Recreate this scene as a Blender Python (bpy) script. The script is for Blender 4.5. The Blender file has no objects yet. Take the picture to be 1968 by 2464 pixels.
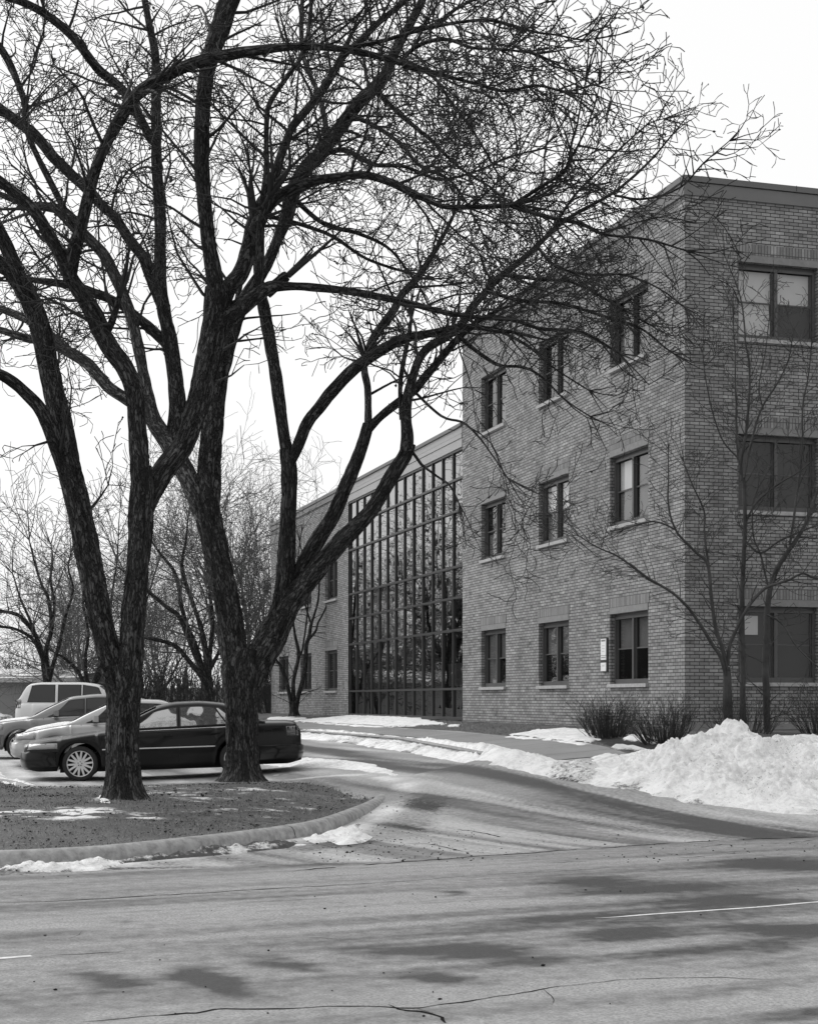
import bpy, math, random
import numpy as np
from mathutils import Vector, Matrix
R = math.radians
# ------------------------------------------------------------------ camera, world, sun, exposure
F, CX, HY, EYE = 3750.0, 984.0, 1685.0, 1.5
sc = bpy.context.scene
col = sc.collection
cam = bpy.data.cameras.new('camera'); camo = bpy.data.objects.new('camera', cam); col.objects.link(camo)
cam.sensor_fit = 'HORIZONTAL'; cam.sensor_width = 36; cam.lens = 36 * F / 1968
cam.shift_y = (HY - 1232) / 1968; cam.clip_start = 0.2; cam.clip_end = 3000
camo.location = (0, 0, EYE); camo.rotation_euler = (R(90), 0, 0)
sc.camera = camo
w = bpy.data.worlds.new('World'); sc.world = w; w.use_nodes = True
nt = w.node_tree; nt.nodes.clear()
SUN_EL, SUN_AZ = 48, -62          # azimuth measured from +Y towards +X
sky = nt.nodes.new('ShaderNodeTexSky'); sky.sky_type = 'NISHITA'; sky.sun_disc = False
sky.sun_elevation = R(SUN_EL); sky.sun_rotation = R(SUN_AZ); sky.air_density = 1.0; sky.dust_density = 6.0; sky.ozone_density = 1
bw = nt.nodes.new('ShaderNodeRGBToBW')
mm = nt.nodes.new('ShaderNodeMath'); mm.operation = 'MULTIPLY_ADD'; mm.inputs[1].default_value = 0.16; mm.inputs[2].default_value = 7.4
bg = nt.nodes.new('ShaderNodeBackground'); bg.inputs[1].default_value = 0.115
wo = nt.nodes.new('ShaderNodeOutputWorld')
tcw = nt.nodes.new('ShaderNodeTexCoord'); dt_ = nt.nodes.new('ShaderNodeVectorMath'); dt_.operation = 'DOT_PRODUCT'
dt_.inputs[1].default_value = (-0.50, 0.78, 0.38)        # thinner cloud on the sun's side of the sky
mr_ = nt.nodes.new('ShaderNodeMapRange'); mr_.inputs[1].default_value = -0.9; mr_.inputs[2].default_value = 0.55; mr_.inputs[3].default_value = 5.3; mr_.inputs[4].default_value = 7.45
nt.links.new(tcw.outputs['Generated'], dt_.inputs[0]); nt.links.new(dt_.outputs['Value'], mr_.inputs[0]); nt.links.new(mr_.outputs[0], mm.inputs[2])
nt.links.new(sky.outputs[0], bw.inputs[0]); nt.links.new(bw.outputs[0], mm.inputs[0])
nt.links.new(mm.outputs[0], bg.inputs[0]); nt.links.new(bg.outputs[0], wo.inputs[0])
sl = bpy.data.lights.new('sun', 'SUN'); sl.energy = 1.25; sl.angle = R(45); sl.color = (1, 1, 1)
so = bpy.data.objects.new('sun', sl); col.objects.link(so)
sd = Vector((math.sin(R(SUN_AZ)) * math.cos(R(SUN_EL)), math.cos(R(SUN_AZ)) * math.cos(R(SUN_EL)), math.sin(R(SUN_EL))))
so.rotation_euler = sd.to_track_quat('Z', 'Y').to_euler(); so.location = (-20, 0, 30)
sc.view_settings.view_transform = 'Standard'; sc.view_settings.look = 'None'
sc.view_settings.exposure = 0.13; sc.view_settings.gamma = 1.0

# ------------------------------------------------------------------ helpers
def U(px, py, Y): return np.array([(px - CX) / F * Y, Y, EYE - (py - HY) / F * Y])
def hash2(ix, iy, seed):
    h = (ix.astype(np.int64) * 374761393 + iy.astype(np.int64) * 668265263 + seed * 974634777) & 0xffffffff
    h = ((h ^ (h >> 13)) * 1274126177) & 0xffffffff
    return ((h ^ (h >> 16)) & 0xffff) / 65535.0
def vn(x, y, seed=0):
    x = np.asarray(x, float); y = np.asarray(y, float)
    ix = np.floor(x); iy = np.floor(y); fx = x - ix; fy = y - iy
    fx = fx * fx * (3 - 2 * fx); fy = fy * fy * (3 - 2 * fy)
    a = hash2(ix, iy, seed); b = hash2(ix + 1, iy, seed); c = hash2(ix, iy + 1, seed); d = hash2(ix + 1, iy + 1, seed)
    return (a * (1 - fx) + b * fx) * (1 - fy) + (c * (1 - fx) + d * fx) * fy
def fbm(x, y, seed=0, oct=4, g=0.5):
    s = 0; a = 1; t = 0
    for i in range(oct):
        s = s + a * vn(np.asarray(x) * 2 ** i + 17.3 * i, np.asarray(y) * 2 ** i + 5.1 * i, seed + i); t += a; a *= g
    return s / t
def sst(a, b, x): t = np.clip((np.asarray(x, float) - a) / (b - a), 0, 1); return t * t * (3 - 2 * t)

def mesh_obj(name, verts, faces, m=None, parent=None, smooth=False, uv=None, attrs=None, mats=None, midx=None):
    me = bpy.data.meshes.new(name)
    verts = np.asarray(verts, float).reshape(-1, 3)
    if isinstance(faces, np.ndarray):
        n = faces.shape[1]; nf = len(faces)
        me.vertices.add(len(verts)); me.vertices.foreach_set('co', verts.ravel())
        me.loops.add(nf * n); me.loops.foreach_set('vertex_index', faces.ravel().astype(np.int32))
        me.polygons.add(nf); me.polygons.foreach_set('loop_start', np.arange(0, nf * n, n, dtype=np.int32))
        me.polygons.foreach_set('loop_total', np.full(nf, n, np.int32))
        me.update(calc_edges=True)
    else:
        me.from_pydata([tuple(v) for v in verts], [], [tuple(f) for f in faces])
    me.validate()
    if smooth: me.polygons.foreach_set('use_smooth', np.ones(len(me.polygons), bool))
    if uv is not None:
        l = me.uv_layers.new(name='UVMap'); vi = np.zeros(len(me.loops), np.int32); me.loops.foreach_get('vertex_index', vi)
        uv = np.asarray(uv, float)
        u = uv if len(uv) == len(me.loops) and len(uv) != len(verts) else uv[vi]
        l.data.foreach_set('uv', u.ravel())
    for k, a in (attrs or {}).items():
        at = me.attributes.new(k, 'FLOAT', 'POINT'); at.data.foreach_set('value', np.asarray(a, np.float32).ravel())
    for x in (mats or ([m] if m else [])): me.materials.append(x)
    if midx is not None: me.polygons.foreach_set('material_index', np.asarray(midx, np.int32))
    o = bpy.data.objects.new(name, me); col.objects.link(o)
    if parent is not None: o.parent = parent
    return o
def tag(o, label=None, cat=None, group=None, kind=None):
    if label: o['label'] = label
    if cat: o['category'] = cat
    if group: o['group'] = group
    if kind: o['kind'] = kind
    return o
def empty(name, loc=(0, 0, 0), rz=0.0):
    o = bpy.data.objects.new(name, None); col.objects.link(o); o.location = loc; o.rotation_euler = (0, 0, rz)
    o.empty_display_size = 0.2; return o
class MB:
    """collects boxes, quads and prisms into one mesh"""
    def __init__(s): s.v = []; s.f = []; s.uv = []
    def quad(s, a, b, c, d, uvs=None):
        n = len(s.v); s.v += [tuple(a), tuple(b), tuple(c), tuple(d)]; s.f.append((n, n + 1, n + 2, n + 3))
        s.uv += list(uvs) if uvs else [(0, 0), (1, 0), (1, 1), (0, 1)]
    def box(s, fr, x0, x1, y0, y1, z0, z1):
        """fr maps local (along, out, up) -> world; box between the limits"""
        P = lambda a, o, z: tuple(fr(a, o, z))
        q = s.quad
        q(P(x0, y0, z0), P(x1, y0, z0), P(x1, y0, z1), P(x0, y0, z1), [(x0, z0), (x1, z0), (x1, z1), (x0, z1)])
        q(P(x1, y1, z0), P(x0, y1, z0), P(x0, y1, z1), P(x1, y1, z1), [(x1, z0), (x0, z0), (x0, z1), (x1, z1)])
        q(P(x0, y1, z0), P(x0, y0, z0), P(x0, y0, z1), P(x0, y1, z1), [(y1, z0), (y0, z0), (y0, z1), (y1, z1)])
        q(P(x1, y0, z0), P(x1, y1, z0), P(x1, y1, z1), P(x1, y0, z1), [(y0, z0), (y1, z0), (y1, z1), (y0, z1)])
        q(P(x0, y0, z1), P(x1, y0, z1), P(x1, y1, z1), P(x0, y1, z1), [(x0, y0), (x1, y0), (x1, y1), (x0, y1)])
        q(P(x0, y1, z0), P(x1, y1, z0), P(x1, y0, z0), P(x0, y0, z0), [(x0, y1), (x1, y1), (x1, y0), (x0, y0)])
    def build(s, name, m, parent=None, smooth=False):
        return mesh_obj(name, s.v, s.f, m, parent, smooth, uv=s.uv)
ID = lambda a, o, z: (a, o, z)

# ------------------------------------------------------------------ materials
def new_mat(name):
    m = bpy.data.materials.new(name); m.use_nodes = True
    n = m.node_tree.nodes; b = n['Principled BSDF']; return m, m.node_tree, n, b
def g3(v): return (v, v, v, 1)
def plain(name, v, rough=0.6, metal=0.0, coat=0.0, var=0.0, scale=6.0, bump=0.0, spec=0.5):
    m, t, n, b = new_mat(name)
    b.inputs['Base Color'].default_value = g3(v); b.inputs['Roughness'].default_value = rough
    b.inputs['Metallic'].default_value = metal; b.inputs['Coat Weight'].default_value = coat
    b.inputs['Specular IOR Level'].default_value = spec
    if var or bump:
        tc = n.new('ShaderNodeTexCoord'); no = n.new('ShaderNodeTexNoise'); no.inputs['Scale'].default_value = scale
        no.inputs['Detail'].default_value = 6; no.inputs['Roughness'].default_value = 0.65
        t.links.new(tc.outputs['Object'], no.inputs['Vector'])
        if var:
            r = n.new('ShaderNodeMapRange'); r.inputs[1].default_value = 0.3; r.inputs[2].default_value = 0.7
            r.inputs[3].default_value = v * (1 - var); r.inputs[4].default_value = v * (1 + var)
            t.links.new(no.outputs[0], r.inputs[0]); t.links.new(r.outputs[0], b.inputs['Base Color'])
        if bump:
            bp = n.new('ShaderNodeBump'); bp.inputs['Strength'].default_value = bump; bp.inputs['Distance'].default_value = 0.02
            t.links.new(no.outputs[0], bp.inputs['Height']); t.links.new(bp.outputs[0], b.inputs['Normal'])
    return m
def math_n(t, op, a, b=None, c=None):
    n = t.nodes.new('ShaderNodeMath'); n.operation = op
    for i, v in enumerate((a, b, c)):
        if v is None: continue
        if isinstance(v, (int, float)): n.inputs[i].default_value = v
        else: t.links.new(v, n.inputs[i])
    return n.outputs[0]
def maprange(t, v, a, b, c, d, clamp=True):
    n = t.nodes.new('ShaderNodeMapRange'); n.clamp = clamp
    for i, k in enumerate((a, b, c, d)):
        if isinstance(k, (int, float)): n.inputs[i + 1].default_value = k
        else: t.links.new(k, n.inputs[i + 1])
    t.links.new(v, n.inputs[0]); return n.outputs[0]
def noise(t, vec, scale, detail=5, rough=0.6, sc3=None):
    if sc3:
        mp = t.nodes.new('ShaderNodeMapping'); mp.inputs['Scale'].default_value = sc3; t.links.new(vec, mp.inputs[0]); vec = mp.outputs[0]
    n = t.nodes.new('ShaderNodeTexNoise'); n.inputs['Scale'].default_value = scale; n.inputs['Detail'].default_value = detail
    n.inputs['Roughness'].default_value = rough; t.links.new(vec, n.inputs['Vector']); return n.outputs[0]
def mixv(t, f, a, b):   # scalar lerp
    n = t.nodes.new('ShaderNodeMix'); n.data_type = 'FLOAT'
    for i, v in ((0, f), (2, a), (3, b)):
        if isinstance(v, (int, float)): n.inputs[i].default_value = v
        else: t.links.new(v, n.inputs[i])
    return n.outputs[0]
def bump(t, b, h, strength=0.5, dist=0.02):
    n = t.nodes.new('ShaderNodeBump'); n.inputs['Strength'].default_value = strength; n.inputs['Distance'].default_value = dist
    t.links.new(h, n.inputs['Height']); t.links.new(n.outputs[0], b.inputs['Normal']); return n

def brick_mat(name, v1, v2, mortar, bw_=0.2032, bh=0.0677, off=0.5, vert=False):
    m, t, n, b = new_mat(name)
    uv = n.new('ShaderNodeUVMap').outputs[0]
    vec = uv
    if vert:
        mp = n.new('ShaderNodeMapping'); mp.inputs['Rotation'].default_value = (0, 0, R(90)); t.links.new(uv, mp.inputs[0]); vec = mp.outputs[0]
    br = n.new('ShaderNodeTexBrick'); br.offset = off
    br.inputs['Scale'].default_value = 1; br.inputs['Brick Width'].default_value = bw_; br.inputs['Row Height'].default_value = bh
    br.inputs['Mortar Size'].default_value = 0.0072; br.inputs['Mortar Smooth'].default_value = 0.25; br.inputs['Bias'].default_value = 0.0
    br.inputs['Color1'].default_value = g3(0.0); br.inputs['Color2'].default_value = g3(1.0); br.inputs['Mortar'].default_value = g3(0.5)
    t.links.new(vec, br.inputs['Vector'])
    # a second lattice of the same bricks gives odd pale and odd dark ones
    wn = n.new('ShaderNodeTexWhiteNoise'); wn.noise_dimensions = '2D'
    sx = n.new('ShaderNodeSeparateXYZ'); t.links.new(vec, sx.inputs[0])
    row = math_n(t, 'FLOOR', math_n(t, 'DIVIDE', sx.outputs[1], bh))
    odd = math_n(t, 'MULTIPLY', math_n(t, 'MODULO', row, 2.0), off * bw_)
    cx = math_n(t, 'FLOOR', math_n(t, 'DIVIDE', math_n(t, 'ADD', sx.outputs[0], odd), bw_))
    cb = n.new('ShaderNodeCombineXYZ'); t.links.new(cx, cb.inputs[0]); t.links.new(row, cb.inputs[1]); t.links.new(cb.outputs[0], wn.inputs['Vector'])
    base = maprange(t, br.outputs['Color'], 0, 1, v1, v2)
    dark = maprange(t, wn.outputs[0], 0.0, 0.10, 0.6, 1.0); light = maprange(t, wn.outputs[0], 0.92, 1.0, 1.0, 1.35)
    big = maprange(t, noise(t, vec, 0.55, 5), 0.3, 0.7, 0.84, 1.14)
    fine = maprange(t, noise(t, vec, 26, 4, .7), 0.3, 0.7, 0.84, 1.15)
    streak = maprange(t, noise(t, uv, 1.0, 4, .6, (3.0, .28, 1)), 0.35, 0.7, 1.06, 0.82)
    big = math_n(t, 'MULTIPLY', big, streak)
    v = math_n(t, 'MULTIPLY', math_n(t, 'MULTIPLY', base, dark), math_n(t, 'MULTIPLY', light, math_n(t, 'MULTIPLY', big, fine)))
    # head joints are tooled flush and pale, bed joints are raked deep
    v = mixv(t, br.outputs['Fac'], v, mortar)
    t.links.new(v, b.inputs['Base Color']); b.inputs['Roughness'].default_value = 0.85
    h = math_n(t, 'SUBTRACT', maprange(t, noise(t, vec, 60, 3), .3, .7, 0, .25), br.outputs['Fac'])
    bump(t, b, h, 1.0, 0.012)
    return m
M = {}
M['brick'] = brick_mat("brick", 0.235, 0.38, 0.035)
M['soldier'] = brick_mat('soldier_brick', 0.22, 0.33, 0.09, 0.2032, 0.0677, 0.0, True)
M['lintel'] = plain('lintel_concrete', 0.24, 0.8, var=0.15, scale=9)
M['sill'] = plain('sill_stone', 0.42, 0.8, var=0.2, scale=12, bump=0.3)
M['frame'] = plain('window_frame_metal', 0.085, 0.45, spec=0.5, var=.12, scale=3)
M['mullion'] = plain('curtain_wall_metal', 0.055, 0.4, metal=0.3)
M['fascia'] = plain('fascia_metal', 0.16, 0.5, var=0.08, scale=1.5)
M['coping'] = plain('coping_metal', 0.13, 0.45, var=0.08, scale=1.5)
M['panel'] = plain('spandrel_panel', 0.40, 0.6, var=0.06, scale=1.2)
M['concrete'] = plain('footing_concrete', 0.28, 0.85, var=0.2, scale=5, bump=0.3)
M['roofing'] = plain('roof_gravel', 0.25, 0.9)
M['dark'] = plain('dark_interior', 0.012, 0.9)
M['blind'] = plain('roller_blind', 0.8, 0.8, var=.05, scale=2)
M['blind_dim'] = plain('screen_mesh', 0.16, 0.8, var=.15, scale=3)
M['paper'] = plain('white_paper', 0.82, 0.7)
M['ink'] = plain('ink', 0.05, 0.7)
def glass_mat(name, refl, rough=0.01, wob=0.0, tr=0.75):
    m, t, n, b = new_mat(name)
    n.remove(b)
    gl = n.new('ShaderNodeBsdfGlossy'); gl.inputs['Roughness'].default_value = rough; gl.inputs['Color'].default_value = g3(0.95)
    tp = n.new('ShaderNodeBsdfTransparent'); tp.inputs['Color'].default_value = g3(tr)
    ge = n.new('ShaderNodeNewGeometry'); dp = n.new('ShaderNodeVectorMath'); dp.operation = 'DOT_PRODUCT'
    t.links.new(ge.outputs['Normal'], dp.inputs[0]); t.links.new(ge.outputs['Incoming'], dp.inputs[1])
    sch = math_n(t, 'POWER', math_n(t, 'SUBTRACT', 1.0, math_n(t, 'ABSOLUTE', dp.outputs['Value'])), 4.0)
    mx = n.new('ShaderNodeMixShader')
    f = math_n(t, 'MULTIPLY_ADD', sch, 1 - refl, refl); t.links.new(f, mx.inputs[0])
    t.links.new(tp.outputs[0], mx.inputs[1]); t.links.new(gl.outputs[0], mx.inputs[2])
    if wob:
        tc = n.new('ShaderNodeTexCoord'); h = noise(t, tc.outputs['Object'], 0.9, 2, .4)
        bp = n.new('ShaderNodeBump'); bp.inputs['Strength'].default_value = wob; bp.inputs['Distance'].default_value = 0.02
        t.links.new(h, bp.inputs['Height']); t.links.new(bp.outputs[0], gl.inputs['Normal'])
    t.links.new(mx.outputs[0], n['Material Output'].inputs[0]); return m
M['cw_glass'] = glass_mat('reflective_glass', 0.30, 0.01, 0.35, 0.25)
M['win_glass'] = glass_mat('window_glass', 0.05, 0.01, 0.25, 0.8)

def bark_mat(name, lo, hi, su=9.0, sv=1.6):
    m, t, n, b = new_mat(name)
    uv = n.new('ShaderNodeUVMap').outputs[0]
    a = noise(t, uv, 1.0, 5, 0.6, (su, sv, 1)); c = noise(t, uv, 1.0, 4, 0.7, (su * 4, sv * 6, 1))
    mp = n.new('ShaderNodeMapping'); mp.inputs['Scale'].default_value = (su * 2.6, sv * 3.4, 1); t.links.new(uv, mp.inputs[0])
    vo = n.new('ShaderNodeTexVoronoi'); vo.feature = 'DISTANCE_TO_EDGE'; vo.inputs['Scale'].default_value = 1.0
    ad = n.new('ShaderNodeVectorMath'); ad.operation = 'MULTIPLY_ADD'
    nn = n.new('ShaderNodeTexNoise'); nn.inputs['Scale'].default_value = 1.5; t.links.new(mp.outputs[0], nn.inputs[0])
    t.links.new(nn.outputs['Color'], ad.inputs[0]); ad.inputs[1].default_value = (2.2, 2.6, 0); t.links.new(mp.outputs[0], ad.inputs[2])
    t.links.new(ad.outputs[0], vo.inputs['Vector'])
    crack = maprange(t, vo.outputs['Distance'], 0.0, 0.22, 0, 1)
    v = math_n(t, 'MULTIPLY', maprange(t, a, 0.3, 0.72, lo, hi), maprange(t, c, 0.25, 0.75, 0.55, 1.4))
    v = math_n(t, 'MULTIPLY', v, maprange(t, crack, 0, 1, 0.22, 1))
    t.links.new(v, b.inputs['Base Color']); b.inputs['Roughness'].default_value = 0.9; b.inputs['Specular IOR Level'].default_value = 0.2
    bump(t, b, math_n(t, 'ADD', crack, math_n(t, 'MULTIPLY', c, 0.8)), 1.0, 0.05)
    return m
M['bark'] = bark_mat('furrowed_bark', 0.028, 0.18)
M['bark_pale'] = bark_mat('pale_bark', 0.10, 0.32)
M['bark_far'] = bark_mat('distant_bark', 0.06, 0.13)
M['twig'] = plain('twig_bark', 0.045, 0.85, var=.35, scale=1.5, spec=0.2)
M['twig_wood'] = plain('brush_twig', 0.06, 0.9, spec=0.1)
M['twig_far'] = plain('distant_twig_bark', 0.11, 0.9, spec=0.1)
M['twig_tan'] = plain('small_tree_twig', 0.06, 0.85, var=.5, scale=2.0, spec=0.2)
M['twig_bush'] = plain('bush_twig', 0.055, 0.85, var=.5, scale=3.0, spec=0.2)

def attr(t, name):
    a = t.nodes.new('ShaderNodeAttribute'); a.attribute_name = name; return a.outputs['Fac']
def ground_mat(name, dry, wet, grain, snowcol=0.8, roughdry=0.85, bs=0.35, dirt=0.06, sr=(0.42, 0.72), sb=1.0):
    m, t, n, b = new_mat(name)
    tc = n.new('ShaderNodeTexCoord').outputs['Object']
    f1 = noise(t, tc, 55, 3, 0.7); f2 = noise(t, tc, 9, 5, 0.6); f3 = noise(t, tc, 1.1, 4, .55)
    W = attr(t, 'wet'); S = attr(t, 'snow'); D = attr(t, 'dirt')
    w_ = maprange(t, math_n(t, 'ADD', W, math_n(t, 'ADD', math_n(t, 'MULTIPLY', math_n(t, 'SUBTRACT', f2, 0.5), 0.75), math_n(t, 'MULTIPLY', math_n(t, 'SUBTRACT', f1, 0.5), 0.5))), 0.3, 0.85, 0, 1)
    v = mixv(t, w_, dry, wet)
    v = math_n(t, 'MULTIPLY', v, maprange(t, f1, 0.3, 0.7, 1 - grain, 1 + grain))
    v = math_n(t, 'MULTIPLY', v, maprange(t, f3, 0.3, 0.7, 0.92, 1.08))
    fd = noise(t, tc, 14, 5, .75)
    d_ = maprange(t, math_n(t, 'ADD', D, math_n(t, 'MULTIPLY', math_n(t, 'SUBTRACT', fd, 0.5), 1.5)), 0.45, 0.7, 0, 1)
    v = mixv(t, d_, v, dirt)
    s_ = maprange(t, math_n(t, 'ADD', S, math_n(t, 'MULTIPLY', math_n(t, 'SUBTRACT', noise(t, tc, 20, 5, .7), 0.5), 0.9)), sr[0], sr[1], 0, 1)
    v = mixv(t, s_, v, snowcol)
    t.links.new(v, b.inputs['Base Color'])
    r = mixv(t, w_, roughdry, 0.42); t.links.new(r, b.inputs['Roughness']); b.inputs['Specular IOR Level'].default_value = 0.14
    h = math_n(t, 'ADD', f1, math_n(t, 'MULTIPLY', d_, 1.2)); h = math_n(t, 'ADD', h, math_n(t, 'MULTIPLY', s_, sb))
    bump(t, b, h, bs, 0.012)
    return m
M['road'] = ground_mat('worn_asphalt', 0.31, 0.065, 0.42, sr=(.26, 1.0), sb=.15)
M['walk'] = ground_mat('pavement_concrete', 0.28, 0.15, 0.10, bs=.2)
M['lawn'] = ground_mat('winter_lawn', 0.14, 0.05, 0.7, bs=1.0, dirt=.035)
M['kerb'] = plain('kerb_concrete', 0.30, 0.85, var=0.4, scale=9, bump=0.8)
M['ground'] = plain('bare_winter_ground', 0.16, 0.95, var=.3, scale=.4)
def snow_mat():
    m, t, n, b = new_mat('old_snow')
    tc = n.new('ShaderNodeTexCoord').outputs['Object']
    a = noise(t, tc, 3.2, 6, .65); c = noise(t, tc, 16, 6, .75); e = noise(t, tc, 45, 3, .6)
    g = maprange(t, math_n(t, 'ADD', math_n(t, 'MULTIPLY', a, .5), math_n(t, 'MULTIPLY', c, .55)), 0.42, 0.57, 0.66, 0.95)
    sp = maprange(t, noise(t, tc, 26, 3, .6), 0.655, 0.72, 0, .7)
    D = attr(t, 'dirt')
    dd = maprange(t, math_n(t, 'ADD', D, math_n(t, 'MULTIPLY', math_n(t, 'SUBTRACT', c, .5), 1.6)), .45, .75, 0, 1)
    v = mixv(t, math_n(t, 'MAXIMUM', sp, dd), g, 0.07)
    t.links.new(v, b.inputs['Base Color']); b.inputs['Roughness'].default_value = 0.75
    b.inputs['Specular IOR Level'].default_value = 0.3
    bump(t, b, math_n(t, 'ADD', c, math_n(t, 'MULTIPLY', e, .5)), .8, 0.035)
    return m
M['snow'] = snow_mat()
M['grass'] = plain('dead_grass', 0.22, 0.9, var=.85, scale=28, spec=.1)

# ------------------------------------------------------------------ terrain
TH = R(16.6)
C0 = np.array([(1648 - CX) / 126.0, 29.76])
uu = np.array([-math.sin(TH), math.cos(TH)]); vv = np.array([math.cos(TH), math.sin(TH)]); nn_ = -vv
Z0 = 0.90
def sd_of(x, y):
    dx = np.asarray(x, float) - C0[0]; dy = np.asarray(y, float) - C0[1]
    return dx * uu[0] + dy * uu[1], dx * nn_[0] + dy * nn_[1]
def din(s): return np.interp(s, [-12, -8, -1.5, 9.4, 30, 45, 70], [4.2, 3.7, 2.7, 1.45, 1.8, 1.9, 2.0])
def dout(s): return din(s) + np.interp(s, [-12, -1.5, 9.4, 45], [1.9, 1.75, 1.35, 1.6])
def H(x, y):
    s, d = sd_of(x, y)
    a = din(s); b = dout(s)
    z = np.where(d < 0, 0.92, 0.92 + (0.72 - 0.92) * np.clip(d / a, 0, 1))
    z = np.where(d > a, 0.72 - 0.14 * np.clip((d - a) / (b - a), 0, 1), z)
    sw = 0.12 + 2.2 * sst(-1.2, -3.5, s); e = np.clip((d - b) / sw, 0, 1)
    z = np.where(d > b, 0.58 - 0.15 * e, z)
    q = np.clip((d - b - 0.12) / (9.8 - b), 0, 1)
    z = np.where(d > b + 0.12, 0.43 * (1 - q) ** 1.35 + np.where(d < b + sw, .15 * (1 - e), 0), z)
    return z * sst(-12, -2, s) * (1 - 0.0 * s)
def G(px, py, z=0.0):
    Y = (EYE - z) * F / (py - HY); return np.array([(px - CX) / F * Y, Y])
def GH(px, py, add=0.0):
    Y = 25.0
    for i in range(60):
        x = (px - CX) / F * Y; z = float(H(x, Y)) + add
        Y = 0.6 * Y + 0.4 * min(max((EYE - z) * F / max(py - HY, 4.0), 4), 150)
    return np.array([(px - CX) / F * Y, Y])
def seg_dist(P, poly, closed=True):
    """distance of points P (N,2) to polyline and inside test"""
    poly = np.asarray(poly, float); n = len(poly)
    A = poly; B = np.roll(poly, -1, 0)
    if not closed: A = poly[:-1]; B = poly[1:]
    best = np.full(len(P), 1e9); ins = np.zeros(len(P), bool)
    for a, b in zip(A, B):
        ab = b - a; t = np.clip(((P - a) @ ab) / max(ab @ ab, 1e-9), 0, 1)
        dd = np.hypot(*(P - a - t[:, None] * ab).T); best = np.minimum(best, dd)
        if closed:
            c = (a[1] > P[:, 1]) != (b[1] > P[:, 1])
            xi = (b[0] - a[0]) * (P[:, 1] - a[1]) / (b[1] - a[1] + 1e-12) + a[0]
            ins ^= c & (P[:, 0] < xi)
    return best, ins
def catmull(pts, step):
    pts = np.asarray(pts, float)
    if len(pts) < 3:
        n = max(2, int(np.linalg.norm(pts[1][:3] - pts[0][:3]) / step) + 1)
        t = np.linspace(0, 1, n)[:, None]; return pts[0] * (1 - t) + pts[1] * t
    P = np.vstack([2 * pts[0] - pts[1], pts, 2 * pts[-1] - pts[-2]]); out = []
    for i in range(1, len(P) - 2):
        p0, p1, p2, p3 = P[i - 1:i + 3]
        n = max(1, int(np.linalg.norm((p2 - p1)[:3]) / step))
        for k in range(n):
            t = k / n
            out.append(0.5 * (2 * p1 + (p2 - p0) * t + (2 * p0 - 5 * p1 + 4 * p2 - p3) * t * t + (3 * p1 - p0 - 3 * p2 + p3) * t ** 3))
    out.append(P[-2]); return np.array(out)

# island outline (outer foot of the kerb) from the picture, road side then drive side then the lot side
front = [(-700, 2060), (-300, 2088), (0, 2087), (143, 2081), (286, 2071), (429, 2055), (571, 2038), (711, 2018), (800, 1999), (886, 1966), (930, 1944), (944, 1926)]
isl = [G(*p) for p in front] + [G(930, 1900, .13), G(880, 1884, .13), G(800, 1876, .13), G(640, 1879, .13), G(400, 1885, .13), G(120, 1892, .13), G(40, 1878, .13), G(-120, 1860, .13), G(-500, 1850, .13)]
islp = catmull(np.array(isl), 0.15)
# main road axes
ra = np.array([math.cos(R(24)), math.sin(R(24))]); rb = np.array([-ra[1], ra[0]])
seam = catmull([G(*p) for p in ((-500, 2105), (0, 2095), (600, 2086), (984, 2073), (1230, 2056), (1475, 2039), (1968, 2016), (2400, 1998))], 0.05)
def road_side(x, y):      # >0 on the driveway side of the seam
    a = np.asarray(x) * ra[0] + np.asarray(y) * ra[1]; b = np.asarray(x) * rb[0] + np.asarray(y) * rb[1]
    sa = seam @ ra; sb = seam @ rb; o = np.argsort(sa)
    return b - np.interp(a, sa[o], sb[o])

ys = [4.6]
while ys[-1] < 95: ys.append(ys[-1] + max(0.03, 0.00023 * ys[-1] ** 2))
ys = np.array(ys); xs = np.arange(-17, 12.01, 0.075)
X, Y = np.meshgrid(xs, ys); X = X * (0.55 + Y / 34.0).clip(0.55, 2.6)
nx, ny = len(xs), len(ys)
Pf = np.stack([X.ravel(), Y.ravel()], 1)
side = road_side(X, Y).ravel()
A_ = Pf @ ra; B_ = Pf @ rb
S_, D_ = sd_of(Pf[:, 0], Pf[:, 1])
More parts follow.
